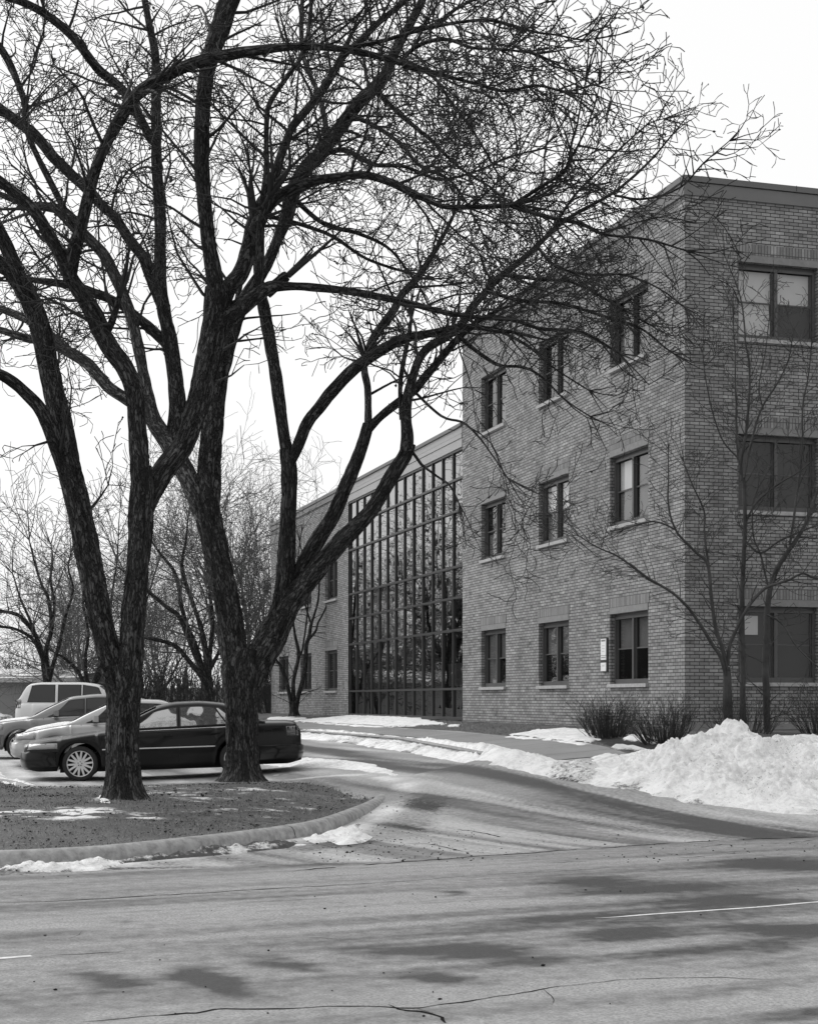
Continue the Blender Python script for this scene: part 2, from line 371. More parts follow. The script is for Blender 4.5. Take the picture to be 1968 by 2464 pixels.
# wetness on the main road: long streaks, damp patches and the painted reflections of two trunks
wet = 0.60 * fbm(A_ * 0.16, B_ * 1.3, 3, 4) + 0.75 * (fbm(A_ * .22, B_ * 4, 5, 4) - .45) + 0.10
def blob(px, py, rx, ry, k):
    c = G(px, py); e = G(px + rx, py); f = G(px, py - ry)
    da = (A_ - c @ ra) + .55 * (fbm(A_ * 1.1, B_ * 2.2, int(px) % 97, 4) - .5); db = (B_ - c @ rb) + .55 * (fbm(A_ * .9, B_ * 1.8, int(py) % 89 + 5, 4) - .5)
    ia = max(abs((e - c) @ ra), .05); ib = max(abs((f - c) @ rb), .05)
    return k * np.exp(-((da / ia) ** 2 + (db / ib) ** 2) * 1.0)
wmain_refl = wet.copy()
for b in [(285, 2357, 65, 24, .62), (530, 2362, 75, 36, .8), (680, 2322, 50, 30, .55), (300, 2218, 40, 7, .35), (1060, 2290, 170, 16, .75), (1060, 2350, 80, 18, .7),  # first two blobs paint the big trunks' reflections; the others are damp
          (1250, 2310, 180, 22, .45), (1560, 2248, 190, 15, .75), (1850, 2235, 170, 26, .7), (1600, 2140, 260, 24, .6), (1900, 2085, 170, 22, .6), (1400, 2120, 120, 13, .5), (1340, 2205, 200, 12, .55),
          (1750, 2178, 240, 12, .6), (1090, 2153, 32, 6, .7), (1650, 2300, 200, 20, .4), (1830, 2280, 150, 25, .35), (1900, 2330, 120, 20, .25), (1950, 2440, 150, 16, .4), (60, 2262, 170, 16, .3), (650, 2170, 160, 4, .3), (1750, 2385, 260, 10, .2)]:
    wmain_refl = wmain_refl + blob(*b)
# driveway: streaks run with the drive; it bends out to the road
dd = D_ + 0.035 * np.clip(-S_ - 3, 0, 40) ** 2 * 0.5
st = fbm(S_ * 0.16 + .3 * dd, dd * 1.25, 11, 4); st2 = fbm(S_ * 0.10, dd * 4.5, 21, 3)
wdrv = 0.43 + 2.1 * (st - 0.5) + 0.9 * (st2 - .5) + 0.34 * np.exp(-((D_ - 6.0) / 0.55) ** 2) * sst(-14, -6, S_) + .25 * np.exp(-((D_ - 4.9) / .3) ** 2) * sst(-12, -3, S_)
sndrv = 0.27 + 1.7 * (fbm(S_ * 0.14, dd * 1.9, 31, 4) - 0.48) + 0.18 * np.exp(-((D_ - 8.2) / .8) ** 2) + 0.16 * np.exp(-((D_ - 5.35) / .3) ** 2) * sst(-16, -8, S_)
m = sst(-0.2, 0.2, side)
wet = wmain_refl * (1 - m) + wdrv * m  # wetness plus the painted trunk reflections
snow = 0.0 * (1 - m) + np.clip(sndrv, 0, .52) * m
# dirt and slush outside the island kerb
de, ins = seg_dist(Pf, islp)
dirt = np.where(ins, 0, 0.62 * np.exp(-((de - 0.55) / 0.42) ** 2)) * (0.35 + 0.9 * fbm(A_ * .5, B_ * 3, 41, 4)) * sst(22.8, 19.5, Pf[:, 1])
dirt = dirt + 0.42 * np.exp(-(side / 0.10) ** 2) * fbm(A_ * .8, B_ * 2, 43, 3) + 0.03
dirt = dirt + 0.75 * np.where(ins, 0, np.exp(-((de - .5) / .55) ** 2)) * sst(-2.2, -.6, Pf[:, 0]) * sst(24, 20, Pf[:, 1]) * (.3 + fbm(A_ * 1.2, B_ * 4, 46, 4)) + 0.55 * np.exp(-((Pf[:, 0] + .1) / .9) ** 2 - ((Pf[:, 1] - 17.6) / 1.6) ** 2) * fbm(A_ * .9, B_ * 4, 47, 4)
snow = snow + np.where(ins, 0, 0.62 * np.exp(-((de - 0.22) / 0.2) ** 2)) * (0.05 + .95 * fbm(A_ * .6, B_ * 2, 51, 3)) * sst(-0.6, .2, side + .5)
lot = sst(26.5, 29, Pf[:, 1]) * sst(9, 11, D_)
snow = np.clip(snow + lot * 0.35 * fbm(Pf[:, 0], Pf[:, 1], 61, 4), 0, 1)
Zb = H(X, Y).ravel() + 0.006 * fbm(Pf[:, 0] * 1.5, Pf[:, 1] * 1.5, 71, 3)
V = np.stack([Pf[:, 0], Pf[:, 1], Zb], 1)
idx = np.arange(nx * ny).reshape(ny, nx)
Q = np.stack([idx[:-1, :-1], idx[:-1, 1:], idx[1:, 1:], idx[1:, :-1]], -1).reshape(-1, 4)
qs = side[Q].mean(1); qd = D_[Q].min(1) - dout(S_[Q].mean(1))
qd = np.where(S_[Q].mean(1) < -4.0, 1, qd)
def sub(Qs, name, m_):
    used, inv = np.unique(Qs, return_inverse=True)
    o = mesh_obj(name, V[used], inv.reshape(-1, 4), m_, None, True, attrs={'wet': wet[used], 'snow': snow[used], 'dirt': dirt[used]})  # on the road, 'wet' also carries the painted trunk reflections
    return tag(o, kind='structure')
road = sub(Q[qs <= 0], 'road', M['road']); tag(road, 'wide grey worn asphalt street with damp patches and painted trunk reflections in the foreground', 'road')
drive = sub(Q[(qs > 0) & (qd > -0.25)], 'driveway', M['road']); tag(drive, 'grey asphalt drive and car park streaked with frost and salt', 'driveway')
# far ground sheet, just under everything
gx = np.concatenate([np.arange(-400, -40, 20), np.arange(-40, 60, 2.0), np.arange(60, 420, 20)]); gy = np.concatenate([np.arange(-60, 0, 10), np.arange(0, 120, 2.0), np.arange(120, 900, 30)])
GX, GY = np.meshgrid(gx, gy); gi = np.arange(GX.size).reshape(GX.shape)
GZ = H(GX, GY) - 0.10 - 0.45 * (np.abs(GX) < 26) * (GY < 98) * (GY > 3) * (H(GX, GY) > .02)
mesh_obj('ground', np.stack([GX, GY, GZ], -1).reshape(-1, 3), np.stack([gi[:-1, :-1], gi[:-1, 1:], gi[1:, 1:], gi[1:, :-1]], -1).reshape(-1, 4), M['ground'])['kind'] = 'structure'

def ribbon(name, path, widths, m_, z=0.006, parent=None):
    path = np.asarray(path, float); t = np.gradient(path, axis=0); t /= np.linalg.norm(t, axis=1)[:, None] + 1e-9
    nrm = np.stack([-t[:, 1], t[:, 0]], 1); w_ = np.asarray(widths)[:, None] / 2
    a = path + nrm * w_; b = path - nrm * w_; n = len(path)
    rz0 = lambda q: H(q[:, 0], q[:, 1]) + .006 * fbm(q[:, 0] * 1.5, q[:, 1] * 1.5, 71, 3) + z
    Vv = np.concatenate([np.c_[a, rz0(a)], np.c_[b, rz0(b)]])
    Fq = np.array([(i, i + 1, n + i + 1, n + i) for i in range(n - 1)])
    Fq = Fq[:, ::-1]
    return mesh_obj(name, Vv, Fq, m_, parent)
rng = np.random.default_rng(5)
def crack(pts, w0, w1, jit=0.02, seed=0, broken=0.0):
    p = catmull([G(*q) for q in pts], 0.045); n = len(p); k = np.arange(n) * 0.045
    p[:, 1] += jit * (fbm(k * 2.2, k * 0, seed, 4, .7) - .5) * 2
    p[:, 0] += .02 * (vn(k * 14, k * 0, seed + 2) - .5); p[:, 1] += .035 * (vn(k * 11, k * 0, seed + 3) - .5)
    ww = (w0 + (w1 - w0) * np.linspace(0, 1, n)) * (0.2 + 1.6 * fbm(k * 7, k * 0, seed + 9, 2)) * np.minimum(1, np.minimum(k, k[-1] - k) * 4 + .15) 
    if broken: ww = ww * (vn(k * 1.7, k * 0 + 3, seed + 5) > broken)
    return p, np.clip(ww, 0.0004, 1)
M['tar'] = plain('crack_fill', 0.02, 0.9, spec=0)
M['paint'] = plain('road_paint', 0.62, 0.7, var=.25, scale=14)
for (pts, a, b, j, s_, br_) in [
    ([(200, 2462), (330, 2450), (470, 2440), (520, 2431), (660, 2432), (800, 2425), (930, 2424), (990, 2427), (1130, 2408), (1310, 2382), (1450, 2364), (1560, 2355), (1740, 2358), (1900, 2362)], .016, .006, .03, 1, 0),
    ([(0, 2176), (143, 2170), (286, 2162), (440, 2154), (600, 2144), (760, 2135), (984, 2122), (1120, 2110), (1330, 2099), (1470, 2090)], .017, .007, .015, 2, .22),
    ([(700, 2098), (984, 2075), (1230, 2057), (1475, 2040), (1700, 2026), (1968, 2015)], .025, .02, .05, 3, .12),
    ([(1300, 2080), (1500, 2070), (1640, 2066), (1740, 2058), (1800, 2055)], .008, .016, .03, 4, .3),
    ([(0, 2190), (100, 2188), (230, 2181)], .008, .006, .02, 6, .5),
    ([(560, 2265), (700, 2258), (860, 2262)], .003, .005, .02, 7, .5),
    ([(930, 2424), (960, 2436), (1010, 2441), (1050, 2452), (1075, 2466)], .02, .03, .05, 21, 0), ([(1000, 2428), (1040, 2440), (1090, 2446)], .012, .004, .04, 22, 0),
    ([(1310, 2382), (1325, 2400), (1330, 2425)], .006, .003, .05, 23, 0), ([(165, 2262), (185, 2255), (200, 2244)], .006, .003, .04, 24, 0), ([(172, 2260), (190, 2266)], .005, .003, .03, 25, 0),
    ([(1700, 2190), (1800, 2185), (1900, 2184)], .01, .006, .02, 26, .3), ([(1090, 2000), (1180, 2012), (1240, 2030), (1300, 2035)], .012, .02, .06, 27, .25), ([(960, 2030), (1040, 2035), (1120, 2050), (1200, 2055)], .015, .012, .06, 28, .25),
    ([(1640, 2045), (1750, 2035), (1900, 2030), (1968, 2022)], .015, .01, .06, 29, .3), ([(820, 2090), (920, 2080), (1010, 2078)], .01, .006, .04, 30, .3),
    ([(75, 2306), (160, 2299), (260, 2294), (330, 2290)], .016, .004, .03, 8, .1)]:
    p, ww = crack(pts, a * 1.05, b * 1.2, j * 1.7, s_, br_); o = ribbon('crack', p, ww, M['tar'], 0.0025, road)
for pts, n_ in (([(1432, 2211), (1480, 2209), (1560, 2203), (1700, 2194), (1840, 2184), (1968, 2173), (2200, 2157)], 0), ([(-300, 2333), (-100, 2317), (0, 2309), (76, 2303)], 1)):
    p = catmull([G(*q) for q in pts], 0.05); k = np.arange(len(p)) * .05
    o = ribbon('painted_line', p, (0.052 if n_ == 0 else .06) * (0.55 + 0.6 * fbm(k * 5, k * 0, 80 + n_, 4)) * np.minimum(1, .2 + k * 3), M['paint'], 0.0025, road)
# pebbles and clods on the road
def clods(n, seed, pts_fn, r0, r1, name, m_, label, cat, hfn=None):
    r = np.random.default_rng(seed); Vv = []; Ff = []
    octv = np.array([(1, 0, 0), (-1, 0, 0), (0, 1, 0), (0, -1, 0), (0, 0, 1), (0, 0, -1)], float)
    octf = [(0, 2, 4), (2, 1, 4), (1, 3, 4), (3, 0, 4), (2, 0, 5), (1, 2, 5), (3, 1, 5), (0, 3, 5)]
    for i in range(n):
        x, y = pts_fn(r); s = r.uniform(r0, r1) * (1 + 1.2 * r.random() ** 4); k = len(Vv)
        sc_ = np.array([s * r.uniform(.8, 1.7), s * r.uniform(.8, 1.3), s * .55]); an = r.uniform(0, 6.28)
        for v in octv * (1 + .25 * r.normal(size=(6, 3))):
            v = v * sc_; Vv.append((x + v[0] * math.cos(an) - v[1] * math.sin(an), y + v[0] * math.sin(an) + v[1] * math.cos(an), float(hfn(x, y) if hfn else H(x, y)) + .006 + v[2] + s * .2))
        Ff += [(a + k, b + k, c + k) for a, b, c in octf]
    return tag(mesh_obj(name, Vv, np.array(Ff), m_), label, cat, kind='stuff')
def road_pt(r):
    q = r.random()
    if q < .07: return G(r.uniform(0, 1968), r.uniform(2110, 2460))
    if q < .8:
        k = r.integers(20, 230) % len(islp); p = islp[k]; 
        if p[1] < 23 and p[0] > -9: return p + np.array([r.normal() * .25 + .15, -abs(r.normal() * .5) - .1])
        return G(r.uniform(750, 1150), r.uniform(2000, 2075))
    return G(r.uniform(900, 1968), r.normal() * 4 + np.interp(r.uniform(900, 1968), [900, 1968], [2078, 2018]))
M['clod'] = plain('mud', 0.03, 0.9, spec=0)
def isl_pt(r):
    while True:
        p = cand[r.integers(0, len(cand))]
        if fbm(p[0] * 2, p[1] * 2, 191, 3) > .40: return p + r.normal(size=2) * .05
ROADCLODS = lambda: clods(550, 8, road_pt, .003, .008, 'mud_clods', M['clod'], 'dark clods of mud and grit scattered along the kerb and road edge', 'mud')

# ------------------------------------------------------------------ kerbs, island, pavement, lawn
def sweep(name, path, prof, m_, zf, closed=False, parent=None):
    """prof: list of (offset to the left of travel, height)"""
    path = np.asarray(path, float); n = len(path)
    t = np.gradient(path, axis=0) if not closed else (np.roll(path, -1, 0) - np.roll(path, 1, 0))
    t /= np.linalg.norm(t, axis=1)[:, None] + 1e-9; nr = np.stack([-t[:, 1], t[:, 0]], 1)
    Vv = []; k = len(prof); z0 = zf(path[:, 0], path[:, 1])
    for j, (o_, h_) in enumerate(prof):
        q = path + nr * o_; wob = 0.005 * (fbm(path[:, 0] * 3, path[:, 1] * 3 + j, 90, 3) - .5)
        Vv.append(np.c_[q, z0 + h_ + wob * (h_ > 0)])
    Vv = np.stack(Vv, 1).reshape(-1, 3); ff = []
    for i in range(n if closed else n - 1):
        i2 = (i + 1) % n
        for j in range(k - 1): ff.append((i * k + j, i2 * k + j, i2 * k + j + 1, i * k + j + 1))
    return mesh_obj(name, Vv, np.array(ff), m_, parent, True)
kprof = [(-.005, -.05), (.0, .02), (.015, .08), (.045, .118), (.09, .135), (.15, .138), (.19, .125), (.215, .10), (.225, .0)]
# cumulative island path split into kerb stones by joints
kerb = empty('island_kerb'); tag(kerb, 'rounded pale concrete kerb curving round the tree island', 'kerb')
zflat = lambda x, y: np.zeros_like(x)
cl = np.r_[0, np.cumsum(np.linalg.norm(np.diff(islp, axis=0), axis=1))]
jx = np.argmin(np.hypot(*(islp - G(711, 2018)).T)); cuts = [0]
ref = cl[jx]; c_ = ref % 6.1
while c_ < cl[-1]:
    cuts.append(int(np.argmin(abs(cl - c_)))); c_ += 6.1
cuts = sorted(set(cuts + [len(islp) - 1]))
for a, b in zip(cuts[:-1], cuts[1:]):
    if b - a < 2: continue
    seg = catmull(islp[a:b + 1], .08)
    for e_, f_ in ((0, 1), (-1, -2)): seg[e_] = seg[e_] + (seg[f_] - seg[e_]) / np.linalg.norm(seg[f_] - seg[e_]) * .008
    o = sweep('kerb_stone', seg, kprof, M['kerb'], lambda x, y: H(x, y) * 0)
    o.parent = kerb
# island lawn
ir = 0.075
bx0, by0 = islp.min(0); bx1, by1 = islp.max(0)
ix_ = np.arange(max(bx0, -16), bx1, .06); iy_ = np.arange(by0, by1, .07)
IX, IY = np.meshgrid(ix_, iy_); P2 = np.stack([IX.ravel(), IY.ravel()], 1)
di, ii = seg_dist(P2, islp)
def isl_h(x, y, di):
    return 0.095 + 0.12 * sst(0, 2.6, di) + 0.035 * (fbm(x * 1.3, y * 1.3, 101, 3) - .5) + 0.028 * (fbm(x * 7, y * 7, 103, 3) - .5)
iz = isl_h(P2[:, 0], P2[:, 1], di)
def IG(px, py, z=.2): return G(px, py, z)
isn = np.zeros(len(P2))
for px, py, rx, ry, k in [(160, 1960, 95, 12, 1.1), (190, 1968, 40, 6, .8), (350, 1963, 65, 5, 1.0), (20, 1960, 50, 7, .9), (390, 1884, 60, 7, .8), (480, 1920, 110, 17, .44), (620, 1900, 110, 8, .3), (720, 1925, 90, 12, .28), (120, 2035, 120, 7, .4),
                          (330, 2035, 90, 5, .3), (560, 1945, 120, 10, .3), (330, 1912, 60, 7, .5), (255, 1925, 30, 9, .7), (600, 1878, 90, 4, .55), (80, 1925, 60, 6, .25), (700, 1985, 60, 4, .25), (850, 1905, 60, 8, .3)]:
    c = IG(px, py); e = IG(px + rx, py); f = IG(px, py - ry); isn += .62 * k * np.exp(-((P2[:, 0] - c[0]) / (e[0] - c[0])) ** 2 - ((P2[:, 1] - c[1]) / (f[1] - c[1])) ** 2)
isn = isn * (0.05 + 1.9 * sst(.30, .70, fbm(P2[:, 0] * 3.4, P2[:, 1] * 4.2, 107, 5, .65))) + 0.30 * fbm(P2[:, 0] * .8, P2[:, 1] * 2, 109, 3) + .95 * (fbm(P2[:, 0] * 3.0, P2[:, 1] * 5, 110, 5, .65) - .5)
idt = 0.24 + 0.8 * (fbm(P2[:, 0] * 1.1, P2[:, 1] * 1.5, 111, 4) - .5)
iw = 0.2 + 0.8 * (fbm(P2[:, 0] * .7, P2[:, 1] * .9, 113, 4) - .2)
iz = iz + 0.02 * np.clip(isn - .4, 0, 1)
gi = np.arange(IX.size).reshape(IX.shape); Qi = np.stack([gi[:-1, :-1], gi[:-1, 1:], gi[1:, 1:], gi[1:, :-1]], -1).reshape(-1, 4)
keep = (ii & (di > .1))[Qi].all(1); Qi = Qi[keep]; used, inv = np.unique(Qi, return_inverse=True)
lawn_i = mesh_obj('island_lawn', np.c_[P2, iz][used], inv.reshape(-1, 4), M['lawn'], None, True, attrs={'wet': iw[used], 'snow': isn[used], 'dirt': idt[used]})
tag(lawn_i, 'matted dead grass with thin snow patches inside the curved kerb', 'lawn', kind='structure')
def IH(x, y):
    P = np.stack([np.atleast_1d(x), np.atleast_1d(y)], 1); d_, i_ = seg_dist(P, islp)
    return np.where(i_, isl_h(P[:, 0], P[:, 1], d_), H(P[:, 0], P[:, 1]))
# grass blades
def blades(P, z, h0, h1, seed, name, label):
    r = np.random.default_rng(seed); n = len(P)
    an = r.uniform(0, 6.28, n); ln = r.uniform(h0, h1, n); lean = r.uniform(.6, 1.5, n)
    dx = np.cos(an); dy = np.sin(an); wv = r.uniform(.002, .005, n)
    b0 = np.c_[P[:, 0] - dy * wv, P[:, 1] + dx * wv, z - .005]; b1 = np.c_[P[:, 0] + dy * wv, P[:, 1] - dx * wv, z - .005]
    top = np.c_[P[:, 0] + dx * ln * np.sin(lean), P[:, 1] + dy * ln * np.sin(lean), z + ln * np.cos(lean).clip(.08, 1)]
    Vv = np.stack([b0, b1, top], 1).reshape(-1, 3)
    return tag(mesh_obj(name, Vv, np.arange(3 * n).reshape(n, 3), M['grass']), label, 'grass', kind='stuff')
r_ = np.random.default_rng(12)
cand = np.c_[r_.uniform(-12, 0.6, 150000), 9 + r_.uniform(4, 20, 150000)]
cand = cand[np.abs(cand[:, 0]) < .29 * cand[:, 1]]
dc, ic = seg_dist(cand, islp); cand = cand[ic & (dc > .14)]; dc = dc[ic & (dc > .14)]
sn = np.zeros(len(cand))
ixn = np.clip(((cand[:, 0] - ix_[0]) / .06).astype(int), 0, len(ix_) - 1); iyn = np.clip(((cand[:, 1] - iy_[0]) / .07).astype(int), 0, len(iy_) - 1)
sn = isn.reshape(IX.shape)[iyn, ixn]; tuft = fbm(cand[:, 0] * 5, cand[:, 1] * 5, 121, 3)
kk = (sn < .42) & (tuft > .40 + .2 * r_.random(len(cand)) - .08); cand = cand[kk]; dc = dc[kk]
blades(cand, isl_h(cand[:, 0], cand[:, 1], dc), .02, .07, 13, 'grass', 'short flattened dead grass blades covering the tree island')

ROADCLODS()
clods(2000, 18, isl_pt, .004, .011, 'leaf_litter', M['clod'], 'dark wet leaf litter and clods lying in the island grass', 'leaf litter', lambda x, y: .105 + .12 * float(sst(0, 2.6, seg_dist(np.array([[x, y]]), islp[::12])[0][0])) + .035 * (float(fbm(x * 1.3, y * 1.3, 101, 3)) - .5))
# pavement and its kerb, parallel to the building
Ss = np.arange(-4.2, 62, .2); Sk = np.arange(-1.4, 62, .2)
def wp2(s, d): return C0[0] + uu[0] * s + nn_[0] * d, C0[1] + uu[1] * s + nn_[1] * d
def strip(name, s_arr, f0, f1, n, m_, zoff, attrs_fn=None, jz=0):
    g = np.linspace(0, 1, n); Sg, Gg = np.meshgrid(s_arr, g); Dg = f0(Sg) * (1 - Gg) + f1(Sg) * Gg
    x, y = wp2(Sg, Dg); z = H(x, y) + zoff
    gi = np.arange(Sg.size).reshape(Sg.shape); q = np.stack([gi[:-1, :-1], gi[:-1, 1:], gi[1:, 1:], gi[1:, :-1]], -1).reshape(-1, 4)[:, ::-1]
    x = x.ravel(); y = y.ravel(); a = attrs_fn(x, y, Sg.ravel(), Dg.ravel()) if attrs_fn else {}
    zz = z.ravel() + (a.pop('dz') if 'dz' in a else 0)
    return mesh_obj(name, np.c_[x, y, zz], q, m_, None, True, attrs=a)
def walk_attr(x, y, s, d):
    return {'wet': .25 + .6 * (fbm(s * .5, d * 2, 131, 4) - .4), 'snow': .1 + .3 * (fbm(s * .8, d * 2, 133, 4) - .3) + .35 * sst(.25, 0, d - din(s)), 'dirt': .05 + .5 * (fbm(s * 1.3, d * 3, 135, 4) - .42)}
wk = strip('pavement', Ss, lambda s: din(s), lambda s: dout(s) - .16, 9, M['walk'], 0.012, walk_attr)
tag(wk, 'pale concrete pavement between the drive and the brick building', 'pavement', kind='structure')
jm = MB()
kp = np.array([wp2(s, dout(s)) for s in Sk])
kprof2 = [(.02, -.25), (.0, -.09), (-.02, -.01), (-.05, .006), (-.14, .008), (-.155, -.03)]
o = sweep('pavement_kerb', kp, [(-a, b) for a, b in kprof2], M['kerb'], lambda x, y: H(x + 0.0, y) + .01)
# the H at the kerb line is the upper level
tag(o, 'low concrete kerb along the pavement beside the drive', 'kerb')
jts = empty('pavement_joints'); jts['kind'] = 'structure'
for k, s in enumerate(np.arange(-3.4, 50, 1.6)):
    a = np.array(wp2(s, din(s) + .02)); b = np.array(wp2(s, dout(s) - .17)); p = a + (b - a) * np.linspace(0, 1, 8)[:, None]
    ribbon('joint', p, np.full(8, .012), M['tar'], 0.014, jts)
def poly_d(P, px): 
    pts = [GH(*q) for q in px]; return seg_dist(P, pts)
lawn_snow = [[(700, 1737), (750, 1733), (837, 1725), (914, 1723), (1035, 1737), (1075, 1745), (1011, 1748), (889, 1752), (800, 1745)],
             [(1210, 1776), (1290, 1760), (1360, 1757), (1425, 1762), (1440, 1782), (1400, 1795), (1330, 1784)],
             [(1080, 1748), (1105, 1747), (1108, 1751), (1070, 1752)], [(1510, 1772), (1590, 1778), (1575, 1795), (1500, 1785)], [(650, 1729), (690, 1727), (740, 1731), (700, 1736), (640, 1734)],
             [(1470, 1795), (1540, 1803), (1560, 1812), (1480, 1806)], [(1868, 1778), (1968, 1772), (1990, 1786), (1900, 1790)]]
bed = [GH(*q) for q in [(1405, 1785), (1440, 1775), (1560, 1776), (1660, 1772), (1720, 1790), (1640, 1815), (1560, 1822), (1460, 1806)]]
def lawn_attr(x, y, s, d):
    P = np.c_[x, y]; n_ = fbm(x * 2.5, y * 2.5, 141, 4)
    sn_ = .12 + .22 * (fbm(x * .9, y * .9, 143, 4) - .3)
    for pl in lawn_snow:
        dd_, ii_ = poly_d(P, pl); sn_ = sn_ + np.where(ii_, sst(0, .15, dd_ + .5 * (n_ - .4)) * .9, 0)
    db, ib = seg_dist(P, bed)
    dt = .12 + .4 * (fbm(x * 1.5, y * 1.5, 147, 4) - .45) + np.where(ib, .62 * sst(0, .25, db), 0) + .35 * np.exp(-(np.clip(d, 0, 9) / .35) ** 2) * (s > -0.2)
    sn_ = sn_ + np.where(ib, .55 * (fbm(x * 1.6, y * 1.6, 149, 3) - .35), 0)
    return {'wet': .3 + .7 * (fbm(x, y, 145, 4) - .4), 'snow': np.clip(sn_, 0, 1), 'dirt': dt, 'dz': .02 * (n_ - .5) + .05 * sst(.45, .9, sn_)}
la = strip('lawn', np.arange(-8, 62, .1), lambda s: s * 0 - 0.0, lambda s: din(s) + .03, 34, M['lawn'], 0.004, lawn_attr)
tag(la, 'brown winter lawn with snow patches in front of the brick wall', 'lawn', kind='structure')
lb = strip('side_lawn', np.arange(-8, 0.3, .1), lambda s: s * 0 - 16.0, lambda s: s * 0, 160, M['lawn'], 0.006, lawn_attr)
tag(lb, 'bare winter ground behind the snow heap', 'lawn', kind='structure')
r_ = np.random.default_rng(22); bs = r_.uniform(-8, 34, 60000); bd = r_.uniform(.05, 3, 60000)
okb = bd < din(bs) - .05; bs = bs[okb]; bd = bd[okb]; bxx, byy = wp2(bs, bd)
la_ = lawn_attr(bxx, byy, bs, bd); okb = (la_['snow'] < .4) & (la_['dirt'] < .4); bxx = bxx[okb]; byy = byy[okb]
blades(np.c_[bxx, byy], H(bxx, byy) + .01, .02, .08, 23, 'grass', 'short dead grass in front of the brick wall')

# ------------------------------------------------------------------ snow height fields
def snow_field(name, poly, hmax, edge, res, label, seed, extra=None, hf=H, chunk=.5, dirtf=None, base=.012, cat='snow', kind=None):
    poly = np.asarray(poly); x0, y0 = poly.min(0) - .1; x1, y1 = poly.max(0) + .1
    xs_ = np.arange(x0, x1, res); ys_ = np.arange(y0, y1, res * 1.25); XX, YY = np.meshgrid(xs_, ys_); P = np.stack([XX.ravel(), YY.ravel()], 1)
    P = P + (np.stack([vn(P[:, 0] * 9, P[:, 1] * 9, seed + 3), vn(P[:, 0] * 9, P[:, 1] * 9, seed + 4)], 1) - .5) * res * .5
    dd_, ii_ = seg_dist(P, poly); wob = (fbm(P[:, 0] * 1.7, P[:, 1] * 1.7, seed, 4) - .5)
    dsg = np.where(ii_, dd_, -dd_) + wob * edge * .9
    t = np.clip(dsg / edge, -.3, 1)
    lump = 1 - np.abs(2 * fbm(P[:, 0] * 1.5, P[:, 1] * 1.5, seed + 11, 3) - 1)
    ch = fbm(P[:, 0] * 6, P[:, 1] * 6, seed + 21, 4, .6); bl = np.abs(2 * vn(P[:, 0] * 11, P[:, 1] * 11, seed + 31) - 1)
    h = hmax * np.sign(t) * np.abs(t) ** .8
    if extra is not None: h = h + extra(P[:, 0], P[:, 1]) * np.clip(t, 0, 1) ** .7
    fine = fbm(P[:, 0] * 16, P[:, 1] * 16, seed + 51, 3, .7)
    if name == 'snow_heap': lump = .5 + .35 * (lump - .5)
    h = h * (1 - chunk * .5 + chunk * lump) + np.clip(t, 0, 1) * (hmax + .06) * chunk * ((ch - .5) * 1.1 + (bl - .5) * .3 + (fine - .5) * .32)
    if name == 'snow_heap':
        vc = np.abs(2 * vn(P[:, 0] * 3.3 + .6 * ch, P[:, 1] * 3.3, seed + 61) - 1)
        h = h + np.clip(t, 0, 1) * (.15 * (fbm(P[:, 0] * 3.6, P[:, 1] * 3.6, seed + 62, 3) - .5) + .10 * (ch - .5) + .05 * (vc - .5))
    z = hf(P[:, 0], P[:, 1]) + base + h
    gi = np.arange(XX.size).reshape(XX.shape); q = np.stack([gi[:-1, :-1], gi[:-1, 1:], gi[1:, 1:], gi[1:, :-1]], -1).reshape(-1, 4)
    q = q[(h[q] > -.02).any(1)]; used, inv = np.unique(q, return_inverse=True)
    dt = (dirtf(P[:, 0], P[:, 1]) if dirtf else 0 * h) + .3 * sst(.35, 0, t) * (fbm(P[:, 0] * 2, P[:, 1] * 2, seed + 41, 3))
    o = mesh_obj(name, np.c_[P, z][used], inv.reshape(-1, 4), M['snow'], None, True, attrs={'dirt': dt[used]})
    return tag(o, label, cat, kind=kind)
bank_up = [(717, 1757), (795, 1759), (914, 1769), (984, 1781), (1113, 1790), (1230, 1808), (1327, 1831), (1407, 1845), (1500, 1843)]
bank_dn = [(1500, 1899), (1470, 1894), (1350, 1876), (1230, 1853), (1113, 1835), (984, 1812), (850, 1790), (717, 1777)]
bank = [GH(*p) for p in bank_up] + [GH(*p) for p in bank_dn]
bank = [wp2(45, dout(45) + .3)] + bank + [wp2(45, dout(45) + 1.2)]
snow_field('snow_bank', bank, .055, .3, .055, 'long low ridge of ploughed snow between the drive and the pavement', 200, chunk=1.0, extra=lambda x, y: .035 * sst(1.2, -1.2, sd_of(x, y)[0]),
           dirtf=lambda x, y: .42 * sst(.55, .70, fbm(x * 1.3, y * .9, 207, 4)) + .10)
pile_px = [(1450, 1888), (1584, 1921), (1727, 1938), (1841, 1952), (1968, 1958), (2200, 1975)]
pile = [GH(*p) for p in pile_px] + [np.array(q) for q in [(10.5, 21.5), (9.5, 24.5), (7.5, 25.6), (5.6, 25.4), (4.2, 25.0), (3.2, 24.6), (2.6, 23.6)]]
pk_unused = [(U(1775, 0, 22.8)[0], 22.8, .62, .75), (U(1700, 0, 22.9)[0], 22.9, .40, .75), (U(1630, 0, 22.6)[0], 22.6, .22, .6), (U(1860, 0, 22.9)[0], 22.9, .52, .7), (U(1945, 0, 22.4)[0], 22.5, .48, .55), (U(2050, 0, 22.4)[0], 22.6, .5, 1.0),
      (U(1800, 0, 21.5)[0], 21.5, .12, .9), (U(1560, 0, 22)[0], 22.4, .08, .5)]
